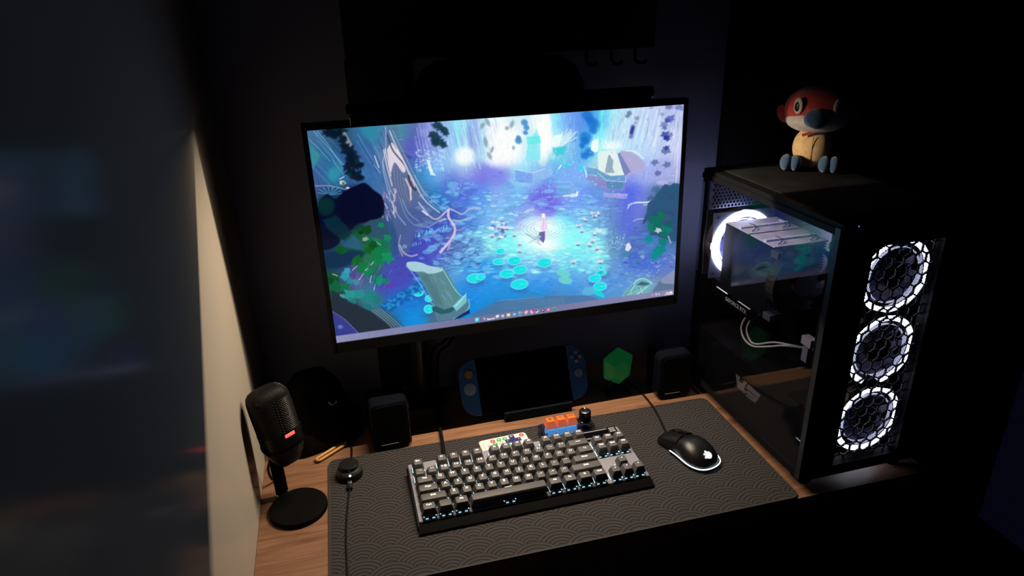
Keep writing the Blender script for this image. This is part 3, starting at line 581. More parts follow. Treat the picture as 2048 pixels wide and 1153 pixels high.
    blob(1006.5, 631.3, 2.8, 2.6, 0, (240, 240, 252), 1, .3); blob(1006.5, 631.3, 1.1, 1.1, 0, (90, 100, 150), 1, .3)
    poly([(1015, 627), (1021.5, 626.5), (1021.5, 631.5), (1015, 632.5)], (240, 232, 165)); line([(1015, 626.8), (1021, 626)], 1.2, (225, 185, 60), 1, False)
    poly([(1027, 626), (1033, 625.5), (1033, 630), (1027, 631)], (120, 215, 235)); line([(1027, 630.4), (1033, 629.6)], 1, (60, 150, 205), 1, False)
    blob(1041.5, 625.5, 3.2, 3.2, 0, (105, 220, 225), 1, .3); blob(1041.6, 626.2, 1.5, 1.6, 0, (20, 120, 150), 1, .3)
    blob(1053, 624, 3.6, 3.4, 0, (235, 175, 190), 1, .3); blob(1055, 622.2, 2, 1.6, 0, (250, 205, 205), 1, .3); blob(1051, 621, 1.5, 1.2, 0, (215, 40, 70), 1, .3)
    blob(1065, 622.6, 3.6, 3.4, 0, (240, 170, 215), 1, .3); poly([(1065, 618.5), (1069, 618), (1069.5, 621.5), (1066, 622.5)], (220, 30, 75))
    line([(1073, 623.4), (1075, 624), (1077.5, 621)], 1.6, (245, 248, 255), 1, False); blob(1074, 620.5, 1.8, 1, 0, (70, 75, 110), .7, .4)
    blob(1087, 620, 3.2, 3.2, 0, (60, 66, 82), 1, .3); blob(1087, 619.6, 1.3, 1.5, 0, (235, 235, 245), 1, .3)
    poly([(1095, 616.2), (1101, 615.8), (1101, 621), (1095, 621.6)], (240, 120, 130)); blob(1098, 618.6, 1.2, 1.2, 0, (255, 205, 200), 1, .4)
    blob(1109.3, 616.6, 3.2, 3.1, 0, (45, 215, 135), 1, .3); blob(1109.3, 616.8, 2, 1.9, 0, (50, 80, 100), 1, .3); line([(1108, 616.4), (1110.8, 615.9)], .7, (90, 230, 170), 1, False)
    line([(1305, 588.9), (1306, 588.3), (1307, 588.6)], .9, (235, 235, 250), 1, False); blob(1313.5, 587.5, 2, 1.9, 0, (235, 235, 250), 1, .3); blob(1313.5, 587.5, 1, .9, 0, (120, 118, 155), 1, .3); blob(1319, 587, 1.5, 1.3, 0, (230, 228, 248), 1, .4)
    blob(1342.3, 583.6, 2, 1.9, 0, (238, 238, 250), 1, .3)
    for x, y in ((1041.5, 630.6), (1053, 629.4), (1065, 627.9)): line([(x-1, y), (x+1, y)], .8, (220, 225, 240), .9, False)
    n = rs.rand(h//2+1, w//2+1); n = n.repeat(2, 0).repeat(2, 1)[:h, :w]
    return np.clip(C*(1+(n[..., None]-.5)*.05), 0, 1), X0, Y0, S
HM = np.array([[858.8894678578228, -124.71505327062607, 673.0], [-17.78708672077164, -452.0412768027753, 686.0], [0.1364165191823611, -0.10702777405639426, 1.0]])
def make_screen():
    C, X0, Y0, S = paint_wallpaper()
    nu, nv = 760, 428
    u = (np.arange(nu))/(nu-1); v = (np.arange(nv))/(nv-1)
    U, V = np.meshgrid(u, v); Q = np.stack([U, V, np.ones_like(U)], -1) @ HM.T
    fx = np.clip((Q[..., 0]/Q[..., 2]-X0)*S, 0, C.shape[1]-1.01); fy = np.clip((Q[..., 1]/Q[..., 2]-Y0)*S, 0, C.shape[0]-1.01)
    a, b = fy.astype(int), fx.astype(int); p, q = (fy-a)[..., None], (fx-b)[..., None]
    c = (C[a, b]*(1-q)+C[a, b+1]*q)*(1-p)+(C[a+1, b]*(1-q)+C[a+1, b+1]*q)*p
    lin = np.where(c <= .04045, c/12.92, ((c+.055)/1.055)**2.4)
    me = bpy.data.meshes.new('screen'); nvt = nu*nv; me.vertices.add(nvt)
    co = np.stack([(U-.5)*SW, np.zeros_like(U)-.0004, V*SH], -1).reshape(-1, 3).astype(np.float32)
    me.vertices.foreach_set('co', co.ravel())
    idx = np.arange(nvt, dtype=np.int32).reshape(nv, nu)
    f = np.stack([idx[:-1, :-1], idx[:-1, 1:], idx[1:, 1:], idx[1:, :-1]], -1).reshape(-1, 4)
    me.loops.add(f.size); me.loops.foreach_set('vertex_index', f.ravel())
    me.polygons.add(len(f)); me.polygons.foreach_set('loop_start', np.arange(0, f.size, 4, dtype=np.int32))
    at = me.color_attributes.new('picture', 'FLOAT_COLOR', 'POINT')
    at.data.foreach_set('color', np.concatenate([lin.reshape(-1, 3), np.ones((nvt, 1))], 1).astype(np.float32).ravel())
    me.update(calc_edges=True); me.validate()
    m = bpy.data.materials.new('lit_display'); m.use_nodes = True; N, L = m.node_tree.nodes, m.node_tree.links; bs = N['Principled BSDF']
    t = N.new('ShaderNodeAttribute'); t.attribute_name = 'picture'
    bs.inputs['Base Color'].default_value = (.004, .004, .004, 1); bs.inputs['Roughness'].default_value = .35; bs.inputs['Specular IOR Level'].default_value = .2
    L.new(t.outputs['Color'], bs.inputs['Emission Color']); bs.inputs['Emission Strength'].default_value = SCREEN
    me.materials.append(m); return link('screen', me, mon, 'lit screen with a painted forest pond, a standing figure and a task bar')
scr = make_screen()
SCR_T = mat('screen_text_white', (.5, .5, .5), emit=(.92, .92, 1), es=.95)
for txt, u, v, s in (('Search', .4275, .0115, .0050), ('8:02 PM', .9846, .0164, .0038), ('11/12/2023', .9830, .0072, .0038)):
    o = link('screen_text', text_mesh(txt, s, SCR_T), scr); o.location = ((u-.5)*SW, -.0009, v*SH); o.rotation_euler = (PI/2, 0, 0)

# monitor arm
arm = thing('monitor_stand', 'black pole with arm holding the monitor up', 'stand', (.0, .062, 0))
ARM_M = mat('arm_metal', (.03, .034, .04), .32, metal=.6)
G().cyl((0, 0, .012), (0, 0, .42), .0175, n=28).build('pole', ARM_M, arm, 40)
G().rbox((0, 0), .08, .06, 0, .012, .01, .002).build('clamp', BLACK, arm, 40)
G().b2(-.012, .160, -.030, .012, .335, .372).build('arm_link', BLACK, arm)
G().rbox((.157, -.0360), .10, .014, .31, .42, .004, .002).build('mount_plate', BLACK, arm, 40)

# ------------------------------------------------------------------ light bar on top of the monitor
LBX0, LBX1 = -.077, .371
lb = thing('light_bar', 'slim black light bar clipped along the top edge of the monitor', 'lamp', ((LBX0+LBX1)/2, -.080, .5635))
hl = (LBX1-LBX0)/2
G().cyl((-hl, 0, 0), (hl, 0, 0), .0095, n=24).build('housing', BLACK, lb, 40)
for sx in (-1, 1): G().cyl((sx*hl, 0, 0), (sx*(hl+.004), 0, 0), .0098, .0088, n=24).build('end_cap', BLACK_G, lb, 40)
g = G()
g.add([(x, y, z) for x in (-hl, hl) for y, z in ((.0040, -.004), (.0052, -.004), (.0052, -.0205), (.0040, -.0205))], [(0, 1, 2, 3), (7, 6, 5, 4), (0, 4, 5, 1), (1, 5, 6, 2), (2, 6, 7, 3), (3, 7, 4, 0)])
g.add([(x, y, z) for x in (-hl, hl) for y, z in ((-.0088, -.004), (-.0076, -.004), (-.0076, -.0196), (-.0088, -.0196))], [(0, 1, 2, 3), (7, 6, 5, 4), (0, 4, 5, 1), (1, 5, 6, 2), (2, 6, 7, 3), (3, 7, 4, 0)])
g.build('shade', BAFFLE, lb)
G().add([(-hl+.004, .0019, -.0098), (-hl+.004, .0029, -.0098), (hl-.004, .0029, -.0098), (hl-.004, .0019, -.0098)], [(0, 1, 2, 3)]).build('led_strip', mat('warm_led_strip', (.8, .8, .8), emit=(1., .80, .58), es=LIGHT_BAR), lb, label='glowing warm white strip under the bar')
G().b2(-.03, .03, .0, .066, -.0085, .004).b2(-.028, .028, .060, .066, -.07, .004).build('clip', BLACK, lb)

# ------------------------------------------------------------------ keyboard
U1 = .01905
kb = thing('keyboard', 'black mechanical keyboard with white lettering and pale blue backlight', 'keyboard', (-.0474, -.1733, .0379), (.0522, 0, -.0026))
KW = 18.25*U1
KROW = [0]+[-(1.2023+i)*U1 for i in range(5)]
KY0, KY1 = KROW[5]-.0095, .0095
CAPM = mat('dark_grey_keycap', (.058, .058, .062), .55, var=.05, scale=60, spec=.25)
LEG = mat('backlit_lettering', (.8, .8, .8), .4, emit=(.95, .97, 1.), es=.42)
PLATE = mat('grey_aluminium_plate', (.18, .182, .215), .42, metal=.3, var=.04)
LED_SPILL = mat('blue_white_key_led', (.6, .7, .8), emit=(.40, .78, 1.), es=KEY_LED)
SWI = mat('black_switch_housing', (.02, .03, .04), .3)
cyc = (KY0+KY1)/2
G().rbox((KW/2, cyc), KW+.016, (KY1-KY0)+.018, -.0285, -.0215, .005, .0015).build('case', BLACK, kb, 40)
g = G(); y0, y1 = KY0-.0165, KY1+.009
# sloping front skirt and slim sides
g.add([(-.008, y0, -.0280), (KW+.0065, y0, -.0280), (KW+.0065, y0, -.0245), (-.008, y0, -.0245), (-.005, KY0-.0015, -.0172), (KW+.005, KY0-.0015, -.0172), (-.005, KY0-.0015, -.0285), (KW+.005, KY0-.0015, -.0285)], [(0, 1, 2, 3), (3, 2, 5, 4), (0, 3, 4, 6), (1, 7, 5, 2), (6, 4, 5, 7)])
g.build('front_skirt', mat('dull_black_plastic', (.0015, .0015, .0018), .6, spec=.04), kb)
g = G(); g.rbox((KW/2, cyc+.003), KW+.010, (KY1-KY0)+.010, -.0216, -.0165, .003, .0008)
g.build('plate', PLATE, kb, 40)
for sx in (.05, KW-.05): G().b2(sx-.014, sx+.014, KY1-.012, KY1-.002, -.0342, -.0284).build('foot', RUBBER, kb)
capcache = {}
def cap_mesh(wu):
    if wu in capcache: return capcache[wu]
    W = wu*U1-.0011; rings = []
    for e, z, s, r in ((0, -.0098, 0, .0012), (.0002, -.0085, 0, .0012), (.0026, -.0013, .0006, .0016), (.0031, -.0003, .0007, .0018), (.0037, -.0000, .0007, .0018)):
        rings.append([(x, y+s, z+(.00055*(x/(W/2-.003))**2 if z > -.0005 and wu < 2 else 0)) for x, y in rrect(W-2*e, .0180-2*e*.86, r, 3)])
    capcache[wu] = G().loft(rings, None, False, True).mesh('keycap', CAPM, 30)
    return capcache[wu]
sw_me = {}
def led_spill_mesh(wu):
    if wu not in sw_me:
        n = 1 if wu < 2 else 2
        a, b = G(), G()
        a.b2(-.007, .007, -.007, .007, -.0166, -.0092)
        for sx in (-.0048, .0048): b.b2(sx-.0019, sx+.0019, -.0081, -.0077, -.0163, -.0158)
        for sx in (-.0088, .0088): b.b2(sx-.0004, sx+.0004, -.0040, .0078, -.0165, -.0161)  # glowing side strips stand in for backlight spilled on the plate
        sw_me[wu] = (a.mesh('switch', SWI), b.mesh('led', LED_SPILL))
    return sw_me[wu]
legcache = {}
def leg_mesh(t, s):
    if (t, s) not in legcache: legcache[t, s] = text_mesh(t, s, LEG, thick=.00012 if s > .004 else .00004)
    return legcache[t, s]
def key(xu, row, wu, t):
    x = (xu+wu/2)*U1; y = KROW[row]
    k = link('keycap', cap_mesh(wu), kb); k.location = (x, y, 0)
    a, b = led_spill_mesh(1); s = link('switch', a, kb); s.location = (x, y, 0); l = link('led', b, s, 'tiny glowing blue white lamp')
    if not t: return
    if t == 'LINE':
        o = G().b2(-.0042, .0042, .0010, .0020, .0001, .0003).build('legend', LEG, k); return
    if t == 'DOT':
        o = G().cyl((0, .0026, .0002), (0, .0026, .0004), .0011, n=10).build('legend', LEG, k); return
    if t == 'WIN':
        g = G()
        for i in (-1, 1):
            for j in (-1, 1): g.b2(i*.0012-.001, i*.0012+.001, .0022+j*.0012-.001, .0022+j*.0012+.001, .0001, .0003)
        g.build('legend', LEG, k); return
    s = .0066 if len(t) == 1 else (.0048 if len(t) <= 3 else .0046)
    o = link('legend', leg_mesh(t, s), k); o.location = (0, .0022, .00075 if wu < 2 else .0002)
for i, t in enumerate(['Esc', 'F1', 'F2', 'F3', 'F4', 'F5', 'F6', 'F7', 'F8', 'F9', 'F10', 'F11', 'F12']): key([0, 2, 3, 4, 5, 6.5, 7.5, 8.5, 9.5, 11, 12, 13, 14][i], 0, 1, t)
for i, t in enumerate(['` ~', '1 !', '2 @', '3 #', '4 $', '5 %', '6 ^', '7 &', '8 *', '9 (', '0 )', '- _', '= +']): key(i, 1, 1, t)
key(13, 1, 2, 'LINE')
key(0, 2, 1.5, 'Tab')
for i, t in enumerate(list('QWERTYUIOP')+['[ {', '] }']): key(1.5+i, 2, 1, t)
key(13.5, 2, 1.5, '\\ |'); key(0, 3, 1.75, 'Caps')
for i, t in enumerate(list('ASDFGHJKL')+['; :', '\' "']): key(1.75+i, 3, 1, t)
key(12.75, 3, 2.25, 'Enter'); key(0, 4, 2.25, 'Shift')
for i, t in enumerate(list('ZXCVBNM')+[', <', '. >', '/ ?']): key(2.25+i, 4, 1, t)
key(12.25, 4, 2.75, 'Shift')
for x, wu, t in ((0, 1.25, 'Ctrl'), (1.25, 1.25, 'WIN'), (2.5, 1.25, 'Alt'), (3.75, 6.25, ''), (10, 1.25, 'Alt'), (11.25, 1.25, 'Fn'), (12.5, 1.25, '\u2261'), (13.75, 1.25, 'Ctrl')): key(x, 5, wu, t)
for i, (a, b) in enumerate((('Ins', 'Del'), ('Hm', 'End'), ('PU', 'PD'))): key(15.25+i, 1, 1, a); key(15.25+i, 2, 1, b)
key(16.25, 4, 1, 'DOT')
for i in range(3): key(15.25+i, 5, 1, 'DOT')
G().b2(6.6*U1, 7.2*U1, KROW[5]+.0068, KROW[5]+.0074, .0001, .0003).build('legend', LEG, kb)
G().b2(15.0*U1, 17.3*U1, -.0085, .0115, -.0166, -.0140).build('indicator_strip', BLACK_G, kb, label='glossy black strip above the right key block')
g = G()
for k in range(7): g.b2(15.1*U1+k*.0021, 15.1*U1+k*.0021+.001, -.0060, -.0030, -.0140, -.0138)
g.build('printed_bars', mat('grey_print', (.25, .25, .25), .5), kb)
bg = G().b2(17.3*U1, 18.1*U1, -.004, .0115, -.0166, -.0100).build('badge', BLACK, kb)
g = G()
for k in range(3): g.b2(17.42*U1, 17.95*U1, -.001+k*.004, .0002+k*.004, -.0101, -.0097)
g.build('badge_print', mat('pale_print', (.5, .5, .5), .5), bg)

# ------------------------------------------------------------------ three key pad with knob
pad = thing('macro_pad', 'small clear pad with three orange keys and a black knob behind the keyboard', 'keypad', (.2270, -.1235, .0034), (0, 0, .0))
CLEAR = clear_mat('clear_acrylic', (.62, .64, .72), 1.5, .05)
G().rbox((-.002, 0), .096, .034, .0, .017, .006, .0015, 5).build('case', CLEAR, pad, 40)
G().b2(-.043, .043, -.015, .015, .002, .0036).build('circuit_board', mat('dark_circuit_board', (.02, .02, .03), .4), pad)
def orange_glow_fade():
    m = bpy.data.materials.new('orange_fade_keycap'); m.use_nodes = True; N, L = m.node_tree.nodes, m.node_tree.links; p = N['Principled BSDF']
    tc = N.new('ShaderNodeTexCoord'); sp = N.new('ShaderNodeSeparateXYZ'); L.new(tc.outputs['Object'], sp.inputs[0])
    mr = N.new('ShaderNodeMapRange'); mr.inputs[1].default_value = .0205; mr.inputs[2].default_value = .0325; L.new(sp.outputs[2], mr.inputs[0])
    r = N.new('ShaderNodeValToRGB'); r.color_ramp.elements[0].color = (.40, .11, .10, 1); r.color_ramp.elements[1].color = (.48, .095, .02, 1)
    L.new(mr.outputs[0], r.inputs[0]); L.new(r.outputs[0], p.inputs['Base Color']); L.new(r.outputs[0], p.inputs['Emission Color'])
    p.inputs['Emission Strength'].default_value = .30; p.inputs['Roughness'].default_value = .35; return m  # pink foot and emission stand in for switch light through the cap
ORG = orange_glow_fade()
BLU = mat('glowing_blue_switch', (.06, .2, .38), .3, emit=(.12, .42, .85), es=.75, var=.35, scale=500)
INK = mat('black_ink', (.01, .01, .01), .5)
for i, x in enumerate((-.0310, -.0120, .0070)):
    kc = G().loft([[(a*s/2, b*s/2+oy, z) for a, b in ((-1, -1), (1, -1), (1, 1), (-1, 1))] for s, z, oy in ((.0185, .0205, 0), (.0184, .0212, 0), (.0128, .0325, .001), (.0121, .0330, .001))], T(x, 0, 0)).build('keycap', ORG, pad)
    g = G()
    if i == 0:
        M0 = T(x, .0022, 0)
        g.ring(.0014, .0024, .0330, .0333, 16, M0)
        for k in range(6): g.box((0, 0, .03315), (.0012, .0058, .0003), M0 @ RZ(k*PI/6)) if False else g.box((.0026*math.cos(k*PI/3), .0026*math.sin(k*PI/3), .03315), (.0013, .0013, .0003), M0)
        g.build('legend', INK, kc)
    elif i == 1:
        o = link('legend', text_mesh('F23', .0042, INK, .0001), kc); o.location = (x, .0025, .0332)
    else:
        for a in ((-.0032, .0032, .0036, .0046), (.0024, .0034, .0010, .0046), (-.0032, .0030, .0010, .0018), (-.0036, -.0024, .0006, .0024)): g.b2(x+a[0], x+a[1], a[2], a[3], .0330, .0333)
        g.build('legend', INK, kc)
    sb = G()
    for k in range(4): sb.b2(x-.0078+.0002*k, x+.0078-.0002*k, -.0085, .0078, .0040+k*.0043, .0073+k*.0043)
    sb.build('switch', BLU, pad, label='glowing blue translucent switch')
kn = G().lathe([(.0105, .019), (.0105, .0205), (.0098, .021), (.0098, .0385), (.0090, .0395), (.0088, .0393)], 36, T(  .0320, 0, 0)).build('knob', BLACK_G, pad, 30)
G().lathe([(.0088, .0393), (.0080, .0397), (.0001, .0399)], 36, T(  .0320, 0, 0)).build('knob_face', mat('brushed_dark_metal', (.35, .35, .38), .22, metal=1.), kn, 40)
G().b2(.0331, .0339, .003, .0088, .0397, .0402).build('knob_pointer', mat('white_paint', (.7, .7, .7), .5), kn)
g = G()
for k in range(30): a = 2*PI*k/30; g.box((  .0320+.0099*math.cos(a), .0099*math.sin(a), .030), (.0006, .0006, .016))
g.build('knob_ribs', BLACK_G, kn)
for sx in (-.0415, .0425):
    for sy in (-.0140, .0140): G().cyl((sx, sy, .0030), (sx, sy, .0168), .0014, n=10).build('screw', mat('bright_steel', (.6, .6, .65), .25, metal=1), pad, 40)

# ------------------------------------------------------------------ white card remote
rc = thing('remote_control', 'small white card remote with coloured round buttons behind the keyboard', 'remote', (.1145, -.1262, .0032), (0, 0, .04))
WHT = mat('white_plastic', (.45, .45, .46), .45, var=.03)
G().rbox((0, 0), .084, .040, 0, .0052, .006, .001, 5).build('body', WHT, rc, 40)
RED = mat('red_button', (.55, .03, .04), .4); GRN = mat('green_button', (.03, .30, .09), .4); DBL = mat('dark_blue_pad', (.015, .015, .10), .4)
for x, y, m in ((-.0185, .0105, RED), (-.0075, .0108, GRN), (.0030, .0110, GRN), (-.0165, .0015, GRN), (.0330, .0120, RED), (-.0060, -.0085, GRN), (.0045, -.0085, GRN)):
    b_ = G().lathe([(.0042, 0), (.0042, .0009), (.0036, .0013), (.0001, .0014)], 18, T(x, y, .0051)).build('button', m, rc, 40)
    G().b2(x-.0016, x+.0016, y-.0004, y+.0004, .0064, .0067).build('button_mark', mat('pale_mark', (.7, .6, .6), .5), b_)
g = G().ring(.0032, .0038, .0052, .0056, 18, T(-.0055, .0012, 0)).b2(-.0075, -.0063, -.0004, .0026, .0052, .0056).b2(-.0050, -.0036, .0020, .0026, .0052, .0056).b2(-.0050, -.0036, -.0002, .0004, .0052, .0056)
g.build('outlined_button', mat('grey_ink', (.25, .25, .27), .5), rc)
g = G(); cx_, cy_ = .0155, .0020
g.prism([(cx_+x, cy_+y) for x, y in ((-.0045, .0145), (.0045, .0145), (.0045, .0045), (.0135, .0045), (.0135, -.0045), (.0045, -.0045), (.0045, -.0145), (-.0045, -.0145), (-.0045, -.0045), (-.0135, -.0045), (-.0135, .0045), (-.0045, .0045))], .0051, .0062)
dp = g.build('direction_pad', DBL, rc)
for t, x, y in (('B+', 0, .0105), ('B-', 0, -.0105), ('<', -.0100, 0), ('>', .0100, 0)):
    o = link('pad_mark', text_mesh(t, .0038, mat('pale_mark', (.7, .6, .6), .5), .00006), dp); o.location = (cx_+x, cy_+y, .0064)
o = link('printed_text', text_mesh('37', .0048, RED, .00008), rc); o.location = (-.0270, -.001, .0054); o.rotation_euler = (0, 0, PI/2)
g = G().b2(-.0302, -.0296, -.0055, .0045, .0052, .0054)
for k in range(9): g.b2(-.0362, -.0350, -.0130+k*.0027, -.0113+k*.0027, .0052, .0054)
g.build('fine_print', mat('grey_ink'), rc)

# ------------------------------------------------------------------ mouse
mo = thing('mouse', 'black wired mouse with glowing white rim and palm emblem', 'mouse', (.4120, -.2870, .0032), (0, 0, .28)); mo.scale = (.85, .85, .9)
SHELL = mat('matte_black_shell', (.003, .003, .0036), .34, spec=.35, var=.1, bump=.15, bscale=2500)
SEC = [(0, .012, .010), (.004, .020, .017), (.012, .0275, .0245), (.026, .0325, .0325), (.042, .0335, .0372), (.058, .0318, .0380), (.074, .0300, .0352), (.090, .0295, .0300), (.106, .0300, .0240), (.116, .0295, .0195), (.121, .0270, .0150)]
def msec(t, hw, h, k0, k1, n=13, z0=.004, dx=0.):
    out = []
    for i in range(n):
        a = k0+(k1-k0)*i/(n-1)
        c, s_ = math.cos(a), math.sin(a)
        x = hw*math.copysign(abs(c)**.72, c); z = z0+(h-z0)*abs(s_)**.80
        out.append((x+dx, t, z))
    return out
def waist(t): return 1-.10*math.exp(-((t-.078)/.022)**2)
rings = [msec(t, hw*waist(t), h*(.90 if t > .070 else 1), 0, PI, 19) for t, hw, h in SEC]
G().loft([[(x, y, max(z, .002)) for x, y, z in r] for r in rings]).build('shell', SHELL, mo, 60)
for side in (0, 1):
    k0, k1 = (.16*PI, .478*PI) if side == 0 else (.522*PI, .84*PI)
    rr = []
    for t, hw, h in SEC[6:]:
        up = msec(t, hw*waist(t), h, k0, k1, 9); lo = [(x, y, z-.003) for x, y, z in reversed(up)]
        rr.append(up+lo)
    G().loft(rr).build('button', SHELL, mo, 40)
G().cyl((-.004, .098, .0245), (.004, .098, .0245), .0085, n=24).build('scroll_wheel', RUBBER, mo, 40)
GLOW = mat('glowing_white_rim', (.8, .85, .9), emit=(.72, .93, 1.), es=3.2)
pts = []
for k in range(26):
    a = PI*1.0+ (PI*1.0)*k/25
    pts.append((0, 0, 0))
edge = [(-.0322, .080), (-.0318, .070), (-.0322, .060), (-.0336, .048), (-.0346, .036), (-.0344, .026), (-.0318, .016), (-.0270, .007), (-.0195, .001), (-.0100, -.0022), (0, -.0030), (.0100, -.0022), (.0195, .001), (.0270, .007), (.0318, .016), (.0335, .024)]
G().tube([(x, y, .0078) for x, y in edge], .00095, 8, sm=4).build('light_rim', GLOW, mo, 60, 'thin glowing white line around the tail')
g = G(); P = [Vector(p) for p in spline([(x, y, 0) for x, y in edge], 4)]
g.loft([[(p.x*.985, p.y+.0006, z) for p in P] for z in (.001, .0072)], None, False, False).build('skirt', BLACK, mo, 60)
# palm emblem: a ring with a dot and three small lobes
EM = G(); Me = T(-.001, .0115, .0258) @ RX(.66)
EM.ring(.0030, .0066, 0, .0005, 28, Me); EM.lathe([(.0024, 0), (.0024, .0005), (.0001, .0005)], 18, Me)
for a, r, q in ((3.35, .0082, .0022), (2.65, .0088, .0019), (1.95, .0082, .0022)):
    EM.lathe([(q, 0), (q, .0005), (.0001, .0005)], 14, Me @ T(r*math.cos(a), r*math.sin(a), 0))
EM.build('emblem', mat('glowing_emblem', (.9, .9, .9), emit=(.95, .98, 1), es=1.05), mo, label='glowing white round emblem on the palm')
mc = G().tube([(.395, .055, .004), (.400, -.01, .0035), (.405, -.05, .0035), (.402, -.100, .0058), (.393, -.150, .0068), (.3835, -.1860, .0105)], .0016, 8, sm=6).build('mouse_cable', CABLE, None, 60)
tag(mc, 'thin black cable running from the front of the mouse to the back of the desk', 'cable')
kc = G().tube([(.028, .060, .004), (.022, .02, .0042), (.019, -.02, .0045), (.014, -.085, .0068), (.010, -.13, .0085), (.0085, -.1545, .0125)], .0031, 10, sm=6).build('keyboard_cable', CABLE, None, 60)
tag(kc, 'thick black cable leaving the back of the keyboard', 'cable')

# ------------------------------------------------------------------ microphone
mic = thing('microphone', 'black desk microphone with red light standing on a round base', 'microphone', (-.2215, -.1845, 0), (0, 0, 0))
G().lathe([(.0405, 0), (.0425, .001), (.0425, .0062), (.0412, .0078), (.0001, .0080)], 56).build('base', mat('satin_black', (.0018, .0018, .0018), .5, spec=.06), mic, 40)
G().rbox((0, 0), .0190, .0080, .007, .080, .003, .001, 4, M=T(-.0240, .0375, 0) @ RZ(.55) @ RX(-.04)).build('stem', mat('satin_black'), mic, 40)
for sx in (-.0085, .0085): G().ell((0, 0, 0), (.0016, .0016, .0016), 10, 6, T(-.0240+sx*.85, .0345+sx*.52, .0085)).build('screw', mat('bright_steel', (.6, .6, .65), .25, metal=1), mic, 40)
# the head leans: its own frame, z along the body
MH = T(-.0070, .0330, .0800) @ RZ(.52) @ RX(-.10) @ RY(-.09)
def sup(w, d, z, n=40, p=.62):
    return [(w*math.copysign(abs(math.cos(2*PI*i/n))**p, math.cos(2*PI*i/n)), d*math.copysign(abs(math.sin(2*PI*i/n))**p, math.sin(2*PI*i/n)), z) for i in range(n)]
def grille_prof(z):
    P = ((.044, 1.), (.080, 1.015), (.096, 1.01), (.104, .955), (.1095, .82), (.1130, .58), (.1145, .22))
    for (a, b), (c, d) in zip(P[:-1], P[1:]):
        if z <= c: return b+(d-b)*(z-a)/(c-a)
    return .22
gr = G().loft([sup(.0290*grille_prof(z), .0225*grille_prof(z), z) for z in (.044, .060, .080, .096, .104, .1095, .1130, .1145)], MH).build('grille', mat('black_grille_mesh', (.0012, .0012, .0014), .6, spec=.15), mic, 50)
g = G(MH); row = 0; z = .0465
while z < .1125:
    k = grille_prof(z); n = max(10, int(64*k))
    for i in range(n):
        a = 2*PI*(i+.5*(row % 2))/n; ca, sa = math.cos(a), math.sin(a)
        x, y = .0290*k*math.copysign(abs(ca)**.62, ca), .0225*k*math.copysign(abs(sa)**.62, sa)
        nv = Vector((ca/.029, sa/.0225, 0)).normalized() if z < .098 else Vector((ca*.7, sa*.7, .7)).normalized()
        u = nv.orthogonal().normalized(); v = nv.cross(u); p = Vector((x, y, z)); r = .00085
        g.add([p+nv*.0007]+[p+(u*math.cos(t)+v*math.sin(t))*r for t in (0, PI/2, PI, 1.5*PI)], [(0, 1, 2), (0, 2, 3), (0, 3, 4), (0, 4, 1)])
    z += .0023 if z < .098 else .0016; row += 1
o = g.build('grille_wires', mat('black_wire', (.010, .010, .011), .35, metal=.3), gr, 60); o['kind'] = 'stuff'
G().loft([sup(.0290, .0225, .0155), sup(.0298, .0232, .017), sup(.0298, .0232, .044), sup(.0290, .0226, .0455)], MH).build('body', BLACK, mic, 40)
G().loft([sup(.0302, .0236, .0185), sup(.0306, .0240, .0200), sup(.0306, .0240, .0235), sup(.0302, .0236, .0250)], MH).build('trim_ring', mat('satin_black', (.0018, .0018, .0018), .5, spec=.06), mic, 40)
G().loft([sup(.0150, .0120, -.012), sup(.0240, .0180, .002), sup(.0290, .0225, .0155)], MH).build('lower_body', BLACK, mic, 50)
G().rbox((0, 0), .0155, .002, .0372, .0427, .0009, .0006, 3, M=MH @ T(.0060, -.0226, 0)).build('light', mat('red_led', (.8, .1, .05), emit=(1., .055, .045), es=2.2), mic, label='glowing red status light')
G().cyl((.0300, 0, .034), (.0335, 0, .034), .0055, n=20, M=MH).build('side_knob', BLACK_G, mic, 40)
micc = G().tube([(-.2560, -.128, .060), (-.2640, -.118, .034), (-.2625, -.110, .010), (-.2580, -.100, .0038), (-.2600, -.070, .0035), (-.2600, -.02, .0035), (-.255, .08, .004)], .0021, 8, sm=6).build('microphone_cable', CABLE, None, 60)
tag(micc, 'black cable looping down behind the microphone', 'cable')

# ------------------------------------------------------------------ round hub on the mat
hub = thing('usb_dongle', 'round black puck with a tiny white lamp on the back left mat corner', 'dongle', (-.1430, -.1290, .0032))
HUBM = mat('satin_dark_plastic', (.003, .003, .0035), .4, spec=.35)
G().lathe([(.0195, 0), (.0205, .001), (.0205, .0100), (.0195, .0112), (.0001, .0113)], 40).build('lower_body', BLACK, hub, 40)
G().lathe([(.0200, .0112), (.0185, .0150), (.0168, .0165), (.0001, .0166)], 40).build('rim', mat('dark_grey_metal', (.05, .05, .055), .38, metal=.7), hub, 40)
G().lathe([(.0150, .0164), (.0150, .0225), (.0138, .0238), (.0001, .0239)], 40).build('cap', HUBM, hub, 40)
G().ell((0, 0, 0), (.0018, .0012, .0018), 10, 6, T(.0005, -.0192, .0132)).build('lamp', mat('white_lamp', (.9, .9, .9), emit=(1, 1, 1), es=4), hub, 40, 'tiny white lamp')
hc = thing('dongle_cable', 'thin black cable with metal plug running forward from the round puck', 'cable', (-.1440, -.1495, .0032))
G().rbox((0, 0), .0070, .0075, .0022, .0056, .001, .0005, 3, M=T(0, -.0030, 0)).build('metal_plug', mat('bright_steel', (.6, .6, .65), .25, metal=1), hc, 40)
G().rbox((0, 0), .0085, .012, .0018, .0062, .0015, .0006, 3, M=T(-.0006, -.0125, 0)).build('plug_grip', BLACK, hc, 40)
